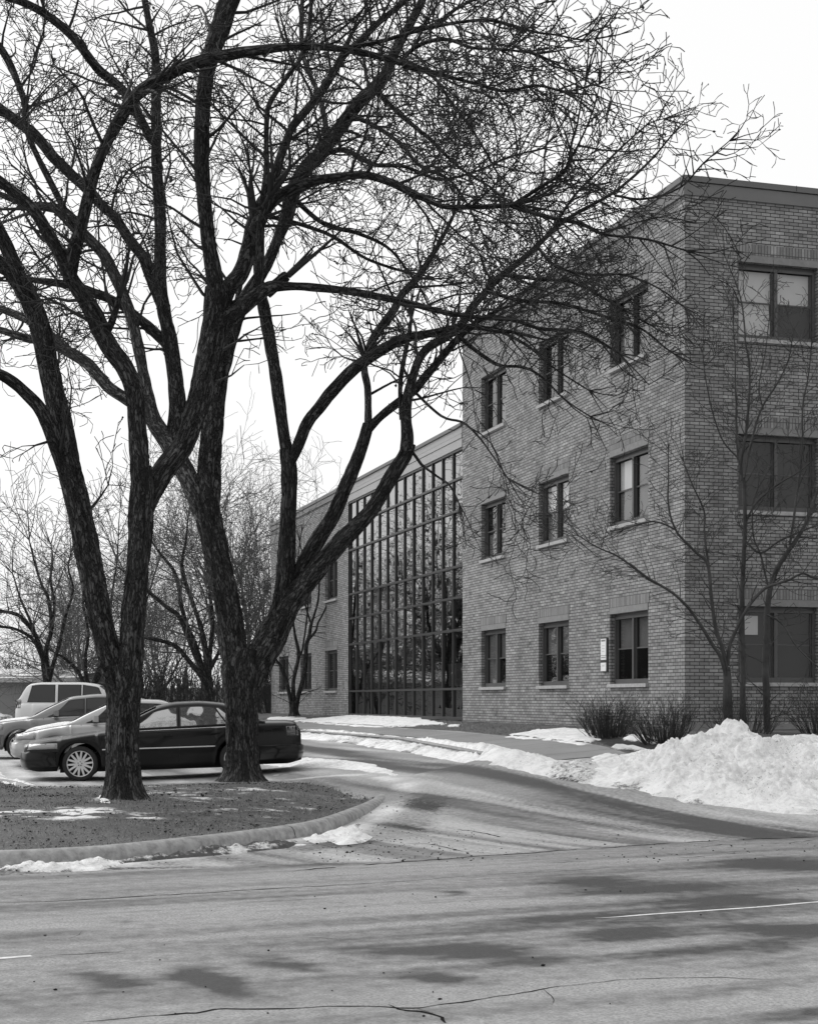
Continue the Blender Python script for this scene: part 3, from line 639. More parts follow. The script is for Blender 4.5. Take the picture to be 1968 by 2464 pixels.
def pile_extra(x, y):
    e = 0
    for px, py, Yp, r in ((1775, 1756, 22.8, .62), (1700, 1773, 22.9, .5), (1640, 1792, 22.5, .42), (1830, 1778, 22.9, .45), (1880, 1778, 22.9, .5), (1940, 1800, 22.4, .4), (1978, 1822, 22.4, .5), (2060, 1800, 22.6, .8), (1575, 1835, 22.3, .45), (1790, 1850, 21.4, .9), (1690, 1860, 21.2, .7), (1900, 1860, 21.3, .8)):
        p = U(px, py, Yp); q = np.hypot(x - p[0], (y - p[1]) * .75) / r
        e = np.maximum(e, (p[2] - float(H(p[0], p[1])) - .05) * (np.exp(-q ** 2 * .55) * .8 + .2 * np.clip(1 - q * .6, 0, 1)))
    return e * (.80 + .25 * (fbm(x * 2.2, y * 2.2, 311, 3) - .5))
snow_field('snow_heap', pile, .12, .8, .026, 'big lumpy heap of ploughed snow at the right edge of the drive', 300, extra=pile_extra, chunk=.95,
           dirtf=lambda x, y: .14 + .27 * sst(.52, .72, fbm(x * 2, y * 2, 307, 4)))
isf = lambda x, y: IH(x, y)
def rp(pxs, z=0.): return [G(a, b, z) for a, b in pxs]
snow_field('snow_ridge', rp([(0, 2092), (143, 2086), (286, 2076), (429, 2061), (600, 2040), (711, 2027), (690, 2042), (560, 2056), (429, 2067), (300, 2078), (230, 2096), (120, 2100), (0, 2096)]), .03, .09, .022,
           'thin dirty strip of snow lying along the front of the kerb', 400, chunk=1.0, dirtf=lambda x, y: .30 + 1.3 * (fbm(x * 2.5, y * 2.5, 405, 4) - .45) + .35 * sst(-3.2, -1.6, x))
snow_field('snow_lump', rp([(735, 2020), (770, 2014), (800, 2003), (845, 1990), (872, 1985), (860, 2003), (892, 2016), (865, 2030), (820, 2034), (800, 2024), (760, 2030)]), .03, .12, .02,
           'small mound of melting snow beside the kerb at the island corner', 410, chunk=1.2, dirtf=lambda x, y: .1 + .9 * (fbm(x * 3, y * 3, 415, 4) - .4))
snow_field('snow_strip', rp([(640, 1856), (720, 1851), (800, 1858), (880, 1872), (925, 1886), (950, 1903), (930, 1898), (860, 1884), (780, 1873), (690, 1866)]), .03, .25, .04,
           'patchy snow curving round the back of the tree island behind the dark sedan', 430, chunk=.9, dirtf=lambda x, y: .2 + .8 * (fbm(x * 2, y * 2, 435, 4) - .5))
snow_field('snow_patch', rp([(-200, 1850), (0, 1848), (30, 1870), (70, 1884), (140, 1893), (60, 1897), (0, 1880), (-200, 1885)], .1), .05, .3, .04, 'white snow at the far left edge of the island by the parked cars', 440, chunk=.8, hf=isf)
for i, (pp, lab) in enumerate([([(238, 1927), (250, 1912), (262, 1925), (262, 1936), (245, 1936)], 'snow piled against the foot of the left trunk')]):
    snow_field('snow_patch', rp(pp, .2), .025, .12, .022, lab, 450 + 10 * i, chunk=.8, hf=isf, base=.005)
for i, (pl, lab) in enumerate(zip(lawn_snow[:2], ['smooth white snow patch below the glass wall', 'snow patch on the lawn under the middle ground floor window'])):
    snow_field('snow_patch', [GH(*q) for q in pl], .05, .35, .05, lab, 500 + 10 * i, chunk=.35, base=.008)

# ------------------------------------------------------------------ building
def WA(s, o, z): return (C0[0] + uu[0] * s + nn_[0] * o, C0[1] + uu[1] * s + nn_[1] * o, z)      # long facade: along s, out o
def WB(t, o, z): return (C0[0] + vv[0] * t - uu[0] * o, C0[1] + vv[1] * t - uu[1] * o, z)        # end facade
bld = empty('brick_building', WA(0, 0, Z0)); BI = Matrix.Translation(-Vector(WA(0, 0, Z0)))
def kid(o, par=None):
    """parent in place: the building empty is only translated"""
    o.parent = par or bld
    if par is None: o.location = -Vector(bld.location)
    return o
tag(bld, 'long brick building with a three storey wing, glass hall and two storey far wing', 'building')
def wall(name, fr, a0, a1, z0, z1, holes, rev=.12, m_=None, flip=False):
    mb = MB(); xs_ = sorted({a0, a1} | {h[0] for h in holes} | {h[1] for h in holes}); zs = sorted({z0, z1} | {h[2] for h in holes} | {h[3] for h in holes})
    def q(p, uvs): mb.quad(*([fr(*x) for x in (p if flip else p[::-1])]), uvs if flip else uvs[::-1])
    for i in range(len(xs_) - 1):
        for j in range(len(zs) - 1):
            xa, xb, za, zb = xs_[i], xs_[i + 1], zs[j], zs[j + 1]; cx_, cz = (xa + xb) / 2, (za + zb) / 2
            if any(h[0] < cx_ < h[1] and h[2] < cz < h[3] for h in holes): continue
            q([(xa, 0, za), (xb, 0, za), (xb, 0, zb), (xa, 0, zb)], [(xa, za), (xb, za), (xb, zb), (xa, zb)])
    for (xa, xb, za, zb) in holes:
        q([(xb, 0, za), (xb, -rev, za), (xb, -rev, zb), (xb, 0, zb)], [(xb, za), (xb + rev, za), (xb + rev, zb), (xb, zb)])
        q([(xa, -rev, za), (xa, 0, za), (xa, 0, zb), (xa, -rev, zb)], [(xa - rev, za), (xa, za), (xa, zb), (xa - rev, zb)])
        q([(xa, 0, zb), (xb, 0, zb), (xb, -rev, zb), (xa, -rev, zb)], [(xa, zb), (xb, zb), (xb, zb + rev), (xa, zb + rev)])
    return kid(mb.build(name, m_ or M['brick']))
TOP3, TOP2, SIDE = 11.16, 8.80, 25.87
wz = [(1.84, 3.32), (5.17, 6.65), (8.50, 9.98)]
colsA = [1.62, 5.77, 9.91]; colsF = [27.47, 31.62, 35.77]; WW = 1.88
colsB = [1.13, 5.25, 9.4]; WBW = 1.74
DEP = .20
hA = [(c, c + WW, a, b) for c in colsA for a, b in wz]
hF = [(c, c + WW, a, b) for c in colsF for a, b in wz[:2]]
hB = [(c, c + WBW, a, b) for c in colsB for a, b in wz]
wall('wall', WA, 0, 13.33, .5, TOP3, hA, DEP)
wall('wall', WB, 0, 14, Z0 + .14, TOP3, hB, DEP, flip=True)
wall('wall', WA, SIDE, 39.3, .5, TOP2, hF, DEP)
mb = MB()
def far_end(a, o, z): return WA(39.3 + o, -a, z)
mb.box(WA, 39.0, 39.299, -14, -.01, .5, TOP2); kid(mb.build('wall', M['brick']))
mb = MB(); mb.box(WA, 12.9, 13.329, -14, -.01, TOP2 - .3, TOP3 - .01); kid(mb.build('wall', M['brick']))
mb = MB(); mb.box(WB, 13.7, 13.99, -14, -.01, .9, TOP3 - .01); kid(mb.build('wall', M['brick']))
# footing below the end facade
mb = MB(); mb.box(WB, .0, 14, -.3, .012, .3, Z0 + .14); kid(mb.build('footing', M['concrete']))
# dark inside faces behind the glass, with floors so the windows do not look through the building
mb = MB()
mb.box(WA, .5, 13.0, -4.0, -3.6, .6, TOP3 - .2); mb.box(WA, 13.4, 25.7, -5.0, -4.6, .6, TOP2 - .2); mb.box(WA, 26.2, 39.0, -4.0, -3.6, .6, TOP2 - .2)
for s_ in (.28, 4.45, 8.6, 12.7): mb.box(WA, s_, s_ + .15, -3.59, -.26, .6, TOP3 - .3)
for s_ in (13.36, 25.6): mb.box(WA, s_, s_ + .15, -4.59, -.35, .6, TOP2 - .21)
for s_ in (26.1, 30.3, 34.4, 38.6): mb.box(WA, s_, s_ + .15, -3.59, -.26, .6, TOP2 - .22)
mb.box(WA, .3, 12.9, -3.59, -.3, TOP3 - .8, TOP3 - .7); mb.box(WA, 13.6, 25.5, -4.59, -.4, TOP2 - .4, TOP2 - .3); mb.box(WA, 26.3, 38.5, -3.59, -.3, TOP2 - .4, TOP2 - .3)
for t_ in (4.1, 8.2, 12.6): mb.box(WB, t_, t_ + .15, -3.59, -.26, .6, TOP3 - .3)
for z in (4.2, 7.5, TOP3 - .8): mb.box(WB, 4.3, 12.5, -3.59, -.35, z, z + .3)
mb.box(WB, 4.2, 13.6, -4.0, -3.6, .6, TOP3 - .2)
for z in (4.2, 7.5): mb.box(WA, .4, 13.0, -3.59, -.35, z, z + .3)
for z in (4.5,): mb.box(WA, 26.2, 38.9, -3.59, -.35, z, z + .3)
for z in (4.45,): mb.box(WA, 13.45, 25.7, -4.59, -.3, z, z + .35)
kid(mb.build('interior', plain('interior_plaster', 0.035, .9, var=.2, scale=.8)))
mb = MB(); mb.box(WA, 0.25, 13.0, -13.9, -.25, TOP3 - .6, TOP3 - .5); mb.box(WA, 13.34, 39.0, -13.9, -.25, TOP2 - .1, TOP2 - .02); kid(mb.build('roof', M['roofing']))
def cornice(fr, a0, a1, zb, zm, zt, flip=False, e0=0, e1=0):
    mb = MB(); mb.box(fr, a0 - e0, a1 + e1, -.3, .045, zb, zm - .012); kid(mb.build('fascia', M['fascia']))
    mb = MB(); mb.box(fr, a0 - e0 * 1.6, a1 + e1 * 1.6, -.34, .075, zm, zt); kid(mb.build('coping', M['coping']))
cornice(WA, 0, 13.33, 11.155, 11.41, 11.52, e0=.045, e1=.02)
cornice(WB, .302, 14, 11.155, 11.41, 11.522)
cornice(WA, 25.87, 39.3, 8.79, 8.985, 9.10, e1=.045)
# seams in the long coping of the end facade
mb = MB()
for t in (2.35, 5.3, 8.3):
    mb = MB(); mb.box(WB, t, t + .012, .07, .079, 11.42, 11.53); kid(mb.build('coping_seam', M['ink']))
# glass hall
mb = MB(); mb.box(WA, 13.335, SIDE, -.3, .02, 8.43, 8.66); mb.box(WA, 13.335, SIDE, -.3, .035, 8.675, 8.785); mb.box(WA, 13.335, SIDE, -.3, .02, 8.80, 8.975)
kid(mb.build('panel', M['panel']))
mb = MB(); mb.box(WA, 13.335, SIDE, -.34, .07, 8.985, 9.08); kid(mb.build('coping', M['coping']))
rows = [1.0, 1.81, 3.44, 4.34, 5.19, 6.73, 7.61, 8.40]
nb_ = 13; bw2 = (SIDE - 13.33) / nb_
cw = MB()
for i in range(nb_ + 1):
    x = 13.33 + i * bw2; x0 = max(x - .032, 13.334); x1 = min(x + .032, SIDE - .004)
    cw.box(WA, x0, x1, -.085, -.028, 1.0, 8.425)
for k, z in enumerate(rows):
    cw.box(WA, 13.336, SIDE - .005, -.083, -.012, z - (.032 if k else .06), z + .032 if k < 7 else z + .028)
cwo = kid(cw.build('curtain_wall', M['mullion']))
gp = MB(); r_ = random.Random(4)
for i in range(nb_):
    for k in range(7):
        x0 = 13.33 + i * bw2; x1 = x0 + bw2; z0_, z1_ = rows[k], rows[k + 1]; e = [r_.uniform(-.0035, .0035) for _ in range(3)]; e = [q_ * .8 for q_ in e]
        f_ = lambda a, z: -.075 + e[0] * (a - x0) + e[1] * (z - z0_)
        gp.quad(WA(x0 + .02, f_(x0, z0_), z0_), WA(x1 - .02, f_(x1, z0_), z0_), WA(x1 - .02, f_(x1, z1_), z1_), WA(x0 + .02, f_(x0, z1_), z1_))
go = gp.build('glass', M['cw_glass']); go.parent = cwo
# items standing inside the hall: low blinds at the right hand bays
bl = MB(); bl.box(WA, 13.45, 16.0, -.5, -.47, 1.9, 2.55); bo = bl.build('window_blind', M['blind']); bo.parent = cwo
# windows
def window(fr, a, w_, z0_, z1_, dep, style, k=0):
    mb = MB(); d0, d1 = -.19, -.10
    zf0 = z0_ + .10
    zt = z1_ - .005
    mb.box(fr, a + .004, a + w_ - .004, d0, d1, z0_ + .001, zf0)                # thick bottom rail
    mb.box(fr, a + .004, a + w_ - .004, d0 - .02, d1 - .03, zt - .11, zt)
    mb.box(fr, a + .004, a + .06, d0, d1 + .001, zf0, zt - .06); mb.box(fr, a + w_ - .06, a + w_ - .004, d0, d1 + .001, zf0, zt - .06)
    mb.box(fr, a + .06, a + w_ - .06, d0, d1 - .001, zt - .11, zt - .06)
    c = a + w_ / 2; mb.box(fr, c - .035, c + .035, d0, d1 + .006, zf0, zt - .11)
    fo = kid(mb.build('window', M['frame']))
    def sub_(nm, m_, x0, x1, y0, y1, za, zb):
        b_ = MB(); b_.box(fr, x0, x1, y0, y1, za, zb); o = b_.build(nm, m_); o.parent = fo; return o
    zm = z0_ + (z1_ - z0_) * .50
    lo_, hi_ = (a + .06, c - .035), (c + .035, a + w_ - .06)
    ms = MB()
    for x0, x1 in (lo_, hi_):
        ms.box(fr, x0 + .001, x1 - .001, -.178, -.150, zm - .014, zm + .014)
        ms.box(fr, x0 + .001, x0 + .03, -.178, -.148, zf0 + .001, zt - .111); ms.box(fr, x1 - .03, x1 - .001, -.178, -.148, zf0 + .001, zt - .111)
    o = ms.build('sash', M['frame']); o.parent = fo
    g = MB()
    for x0, x1 in (lo_, hi_):
        for za, zb in ((zf0, zm), (zm, zt - .11)):
            y_ = -.165 + random.Random(k * 7 + int(za * 10)).uniform(-.002, .002)
            g.quad(fr(x0 + .02, y_, za), fr(x1 - .02, y_ + .0015, za), fr(x1 - .02, y_ - .0015, zb), fr(x0 + .02, y_, zb))
    o = g.build('pane', M['win_glass']); o.parent = fo
    # blinds / insect screens behind the glass, per window
    for side_, (x0, x1) in enumerate((lo_, hi_)):
        for kind_, f0, f1 in style[side_]:
            m_ = M['blind'] if kind_ == 'b' else M['blind_dim']
            za = zf0 + (zt - .11 - zf0) * f0; zb = zf0 + (zt - .11 - zf0) * f1
            nm = {'b': 'blind', 'p': 'paper_sheet'}.get(kind_, 'screen')
            if kind_ == 'p': o = sub_(nm, M['blind'], x0 + .14, x0 + .48, -.215, -.210, za, zb - .06); continue
            o = sub_(nm, m_, x0 + .03, x1 - .03, -.215, -.210, za + .005, zb - .005)
    sub_('sill', M['sill'], a - .01, a + w_ - .0, -.098, .07, z0_ - .075, z0_ - .002)
    sub_('lintel', M['lintel'], a, a + w_, -.098, .014, z1_ + .001, z1_ + .135)
    s_ = MB(); s_.box(fr, a - .05, a + w_ + .05, -.05, .010, z1_ + .14, z1_ + .35)
    s_.uv = [(u_, v_) for u_, v_ in s_.uv]
    o = s_.build('soldier_course', M['soldier']); o.parent = fo
    # place relative to the building
    return fo
D2 = [('s', .5, 1)]; D3 = [('s', 0, .5), ('s', .5, 1)]
stA = {(0, 0): (D2, D2), (0, 1): ([('s', .5, 1), ('s', 0, .48)], [('b', .52, 1), ('s', 0, .48)]), (0, 2): ([('s', 0, .48)], [('s', 0, .48)]),
       (1, 0): (D2, D2), (1, 1): ([('b', .5, 1), ('s', 0, .48)], [('b', .5, 1), ('s', 0, .48)]), (1, 2): ([('s', 0, .48)], []),
       (2, 0): (D2, D3), (2, 1): ([('s', 0, .48)], [('s', 0, .45)]), (2, 2): ([('s', 0, .5)], [])}
kk_ = 0
for ci, c in enumerate(colsA):
    for zi, (a, b) in enumerate(wz): window(WA, c, WW, a, b, DEP, stA[(ci, zi)], kk_); kk_ += 1
for ci, c in enumerate(colsF):
    for zi, (a, b) in enumerate(wz[:2]): window(WA, c, WW, a, b, DEP, (D2, []), kk_); kk_ += 1
WBf = lambda t, o, z: WB(t, o, z)
stB = {(0, 2): ([('b', 0, 1)], [('b', .5, 1)]), (0, 1): ([], []), (0, 0): ([('p', .66, 1)], [])}
for ci, c in enumerate(colsB):
    for zi, (a, b) in enumerate(wz): window(WBf, c, WBW, a, b, DEP, stB.get((ci, zi), (D2, D2)), kk_); kk_ += 1
# notices on the wall beside the ground floor window
nb = empty('notice_board', WA(3.72, .04, 2.15)); tag(nb, 'narrow white notice board with three sheets on the brick wall beside a ground floor window', 'notice board')
def nk(o): o.parent = nb; o.location = -Vector(nb.location); return o
b_ = MB(); b_.box(WA, 3.57, 3.88, .002, .05, 2.10, 2.83); nk(b_.build('board', M['frame']))
for z0_, z1_, m_ in ((2.46, 2.81, 'paper'), (2.36, 2.45, 'paper'), (2.12, 2.30, 'paper')):
    b_ = MB(); b_.box(WA, 3.585, 3.865, .051, .056, z0_, z1_); nk(b_.build('sheet', M[m_]))
b_ = MB(); b_.box(WA, 3.585, 3.865, .051, .055, 2.301, 2.355); 
for z in (2.775, 2.755): b_.box(WA, 3.62, 3.83, .0565, .058, z, z + .014)
for z in (2.40, 2.415): b_.box(WA, 3.61, 3.84, .0565, .058, z, z + .007)
for z in (2.66, 2.60, 2.54, 2.245, 2.225): b_.box(WA, 3.66, 3.80, .0565, .058, z, z + .004)
nk(b_.build('print', M['ink']))

# ------------------------------------------------------------------ trees
def tube(path, rad, sides, seed=0, rough=.06, vs=1.0, caps=False):
    """path (n,3), rad (n) -> verts, quads, uv (u round, v along in metres)"""
    n = len(path); t = np.gradient(path, axis=0); t /= np.linalg.norm(t, axis=1)[:, None] + 1e-9
    ref = np.array([0, 1.0, 0.02]); a = np.cross(t, ref); bad = np.linalg.norm(a, axis=1) < .15
    a[bad] = np.cross(t[bad], [1, 0, 0]); a /= np.linalg.norm(a, axis=1)[:, None]; b = np.cross(t, a)
    ln = np.r_[0, np.cumsum(np.linalg.norm(np.diff(path, axis=0), axis=1))]
    th = np.linspace(0, 2 * np.pi, sides + 1) + np.pi / 2
    T, L = np.meshgrid(th, ln); rr = rad[:, None] * np.ones_like(T)
    if rough:
        c, s = np.cos(T), np.sin(T); q = rad.mean()
        bigb = fbm(c * 1.5 + 5 + seed, s * 1.5 + L * 1.1, seed, 3) - .5
        fur = np.abs(2 * fbm((T - th[0]) * max(2.2, q * 26), L * 2.0 + 3 * np.sin(T), seed + 7, 3) - 1)
        fade = np.minimum(1, np.minimum(T - th[0], th[-1] - T) / .35)
        rr = rr * (1 + rough * 2.4 * bigb * fade) - rough * 1.0 * np.minimum(rr, .22) * (1 - fur) ** 2 * fade * 1.3 + rough * .3 * rr
    P = path[:, None, :] + rr[..., None] * (np.cos(T)[..., None] * a[:, None, :] + np.sin(T)[..., None] * b[:, None, :])
    V_ = P.reshape(-1, 3); k = sides + 1; i = np.arange(n - 1)[:, None] * k + np.arange(sides)[None, :]
    q = np.stack([i, i + 1, i + 1 + k, i + k], -1).reshape(-1, 4)
    uv = np.stack([(T - th[0]) * rad[:, None].mean(), L], -1).reshape(-1, 2)
    return V_, q, uv
def join(parts):
    Vs, Qs, Us, o = [], [], [], 0
    for v, q, u in parts: Vs.append(v); Qs.append(q + o); Us.append(u); o += len(v)
    return np.vstack(Vs), np.vstack(Qs), np.vstack(Us)
def sticks(S, sides=3):
    """S (n,8): p0 p1 r0 r1 -> prisms"""
    S = np.asarray(S, float); p0, p1, r0, r1 = S[:, :3], S[:, 3:6], S[:, 6], S[:, 7]
    t = p1 - p0; t /= np.linalg.norm(t, axis=1)[:, None] + 1e-9
    ref = np.where(np.abs(t[:, 2:3]) > .9, [[1., 0, 0]], [[0, 0, 1.]]); a = np.cross(t, ref); a /= np.linalg.norm(a, axis=1)[:, None] + 1e-9; b = np.cross(t, a)
    an = np.arange(sides) * 2 * np.pi / sides; c, s = np.cos(an)[None, :, None], np.sin(an)[None, :, None]
    ring = c * a[:, None] + s * b[:, None]
    V_ = np.concatenate([p0[:, None] + ring * r0[:, None, None], p1[:, None] + ring * r1[:, None, None]], 1)
    n = len(S); base = np.arange(n)[:, None] * 2 * sides; k = np.arange(sides)[None]; k2 = (k + 1) % sides
    q = np.stack([base + k, base + k2, base + sides + k2, base + sides + k], -1).reshape(-1, 4)
    return V_.reshape(-1, 3), q
rnd = random.Random(77)
def rdir(d, ang, rg):
    """a direction at about ang from d"""
    ax = Vector((rg.gauss(0, 1), rg.gauss(0, 1), rg.gauss(0, 1))); ax = ax - ax.project(d)
    if ax.length < 1e-4: ax = Vector((1, 0, 0))
    ax.normalize(); return (d * math.cos(ang) + ax * math.sin(ang)).normalized()
def grow(out, p, d, L, r, lvl, rg, pr, pods=None):
    """wandering branch with side branches; pr holds (segment length, wobble, pull, branching)"""
    seg = pr['seg'][lvl]; n = max(2, int(L / seg)); wob = pr['wob'][lvl]; pull = pr['pull'][lvl]; rr = r
    curl = Vector((rg.gauss(0, 1), rg.gauss(0, 1), rg.gauss(0, 1))) * pr['curl'][lvl]
    for i in range(n):
        if pods is not None and lvl == 2 and rg.random() < .05: pods.append((p.x, p.y, p.z))
        d = (d + Vector((rg.gauss(0, wob), rg.gauss(0, wob), rg.gauss(0, wob) + pull)) + curl).normalized()
        q = p + d * seg * rg.uniform(.75, 1.25); r2 = max(r * (1 - .75 * (i + 1) / n), pr['rmin'])
        out.append((p.x, p.y, p.z, q.x, q.y, q.z, rr, r2)); p = q; rr = r2
        if lvl < pr['max'] and i > 0 - (lvl > 0):
            k = pr['num'][lvl]; m = int(k) + (rg.random() < k - int(k))
            for _ in range(m):
                grow(out, p, rdir(d, rg.uniform(*pr['ang']), rg), L * rg.uniform(*pr['len'][lvl]), r2 * rg.uniform(.45, .7), lvl + 1, rg, pr, pods)
    if pods is not None and rg.random() < .10: pods.append((p.x, p.y, p.z))
PR = dict(seg=[.25, .17, .10, .07], wob=[.15, .23, .34, .4], pull=[.008, -.02, -.02, 0], curl=[.05, .08, .12, .1], num=[1.35, 1.25, .8, 0], len=[(.3, .62), (.25, .55), (.3, .6)], ang=(.5, 1.15), max=2, rmin=.0060, r0=(.014, .028))
def blobs(pts, r0, r1, seed):
    r = np.random.default_rng(seed); P = np.array(pts); n = len(P); s = r.uniform(r0, r1, n) * np.where(r.random(n) < .12, 2.0, 1)
    octv = np.array([(1, 0, 0), (-1, 0, 0), (0, 1, 0), (0, -1, 0), (0, 0, 1), (0, 0, -1.4)], float)
    octf = np.array([(0, 2, 4), (2, 1, 4), (1, 3, 4), (3, 0, 4), (2, 0, 5), (1, 2, 5), (3, 1, 5), (0, 3, 5)])
    V_ = P[:, None] + octv[None] * s[:, None, None] * (1 + .4 * r.normal(size=(n, 6, 1)))
    return V_.reshape(-1, 3), (np.arange(n)[:, None, None] * 6 + octf[None]).reshape(-1, 3)

def traced_tree(name, label, cat, Yb, base, limbs, twigfn, seed, mtrunk, mtwig, group=None):
    """limbs: (kind, depth start offset, depth end offset, [(x, y, width)...], material) measured on the photo, each given its own real distance"""
    rg = random.Random(seed); root = empty(name, tuple(base)); tag(root, label, cat, group)
    seg_all = []; pods = []
    for li, L in enumerate(limbs):
        kind, y0, y1, pts = L[:4]; m_ = L[4] if len(L) > 4 else mtrunk
        pts = np.array(pts, float); cum = np.r_[0, np.cumsum(np.hypot(*np.diff(pts[:, :2], axis=0).T))]; f = cum / cum[-1]
        Yd = Yb + y0 + (y1 - y0) * f; P = np.array([U(x, y, d) for (x, y, _), d in zip(pts, Yd)]); r = pts[:, 2] / 2 * Yd / F * (.96 if kind == 'trunk' else .85) * (.78 if name == 'small_tree' else 1)
        big = r.max() > .07; step = .045 if big else .09
        C = catmull(np.c_[P, r], step); path, rad = C[:, :3], np.maximum(C[:, 3], .006)
        if not big:
            k = np.arange(len(path)) * step; amp = .045
            path = path + amp * np.c_[fbm(k * 1.3, k * 0, seed + li, 3) - .5, fbm(k * 1.3, k * 0 + 9, seed + li, 3) - .5, fbm(k * 1.3, k * 0 + 19, seed + li, 3) - .5] * np.minimum(1, k * 2)[:, None]
        if kind == 'trunk':
            zb = path[:, 2] - path[0, 2]; rad = rad * (.97 + .42 * np.exp(-zb / .13))
        sides = 44 if r.max() > .17 else 26 if r.max() > .08 else 12 if r.max() > .04 else 7
        V_, q, uv = tube(path, rad, sides, seed + li * 3, .16 if big else .11)
        o = mesh_obj('trunk' if kind == 'trunk' else 'limb', V_ - base, q, m_, root, True, uv=uv)
        # side branches
        if kind == 'trunk': continue
        dens = twigfn(kind)
        k = 0.0; tot = (len(path) - 1) * step
        for i in range(1, len(path) - 1):
            x_, y_ = CX + path[i, 0] / path[i, 1] * F, HY - (path[i, 2] - EYE) / path[i, 1] * F
            dn = dens(x_, y_, i / len(path), rad[i])
            if rg.random() < dn * step:
                t = Vector(path[i + 1] - path[i - 1]).normalized(); up = max(0, 1 - rad[i] / .16)
                Lb = PR.get('L0', 1.0) * rg.uniform(.7, 1.9) * (.75 + .5 * rg.random()) * (1.0 if x_ < 1300 else .75 if x_ < 1480 else .42)
                d = rdir(t, rg.uniform(.6, 1.35), rg)
                if d.z < -.25: d.z *= .4; d.normalize()
                grow(seg_all, Vector(path[i]), d, Lb, min(max(rad[i] * .45, PR['r0'][0]), PR['r0'][1]), 0, rg, PR, pods)
        # the end of a limb breaks up into twigs
        if rad[-1] < .06:
            t = Vector(path[-1] - path[-3]).normalized()
            for _ in range(4): grow(seg_all, Vector(path[-1]), rdir(t, rg.uniform(.05, .6), rg), PR.get('L0', 1.0) * rg.uniform(.6, 1.3) * (.5 if pts[-1][0] > 1400 else 1), max(rad[-1] * .8, PR['r0'][0]), 0, rg, PR, pods)
    S = np.array(seg_all); S[:, :3] -= base; S[:, 3:6] -= base
    V_, q = sticks(S); mesh_obj('crown', V_, q, mtwig, root)
    if pods and name == 'locust_tree':
        V_, q = blobs(np.array(pods) - base, .005, .012, seed); mesh_obj('seed_pods', V_, q, M['twig'], root)['kind'] = 'stuff'
    print(name, 'sticks', len(S), 'pods', len(pods)); return root

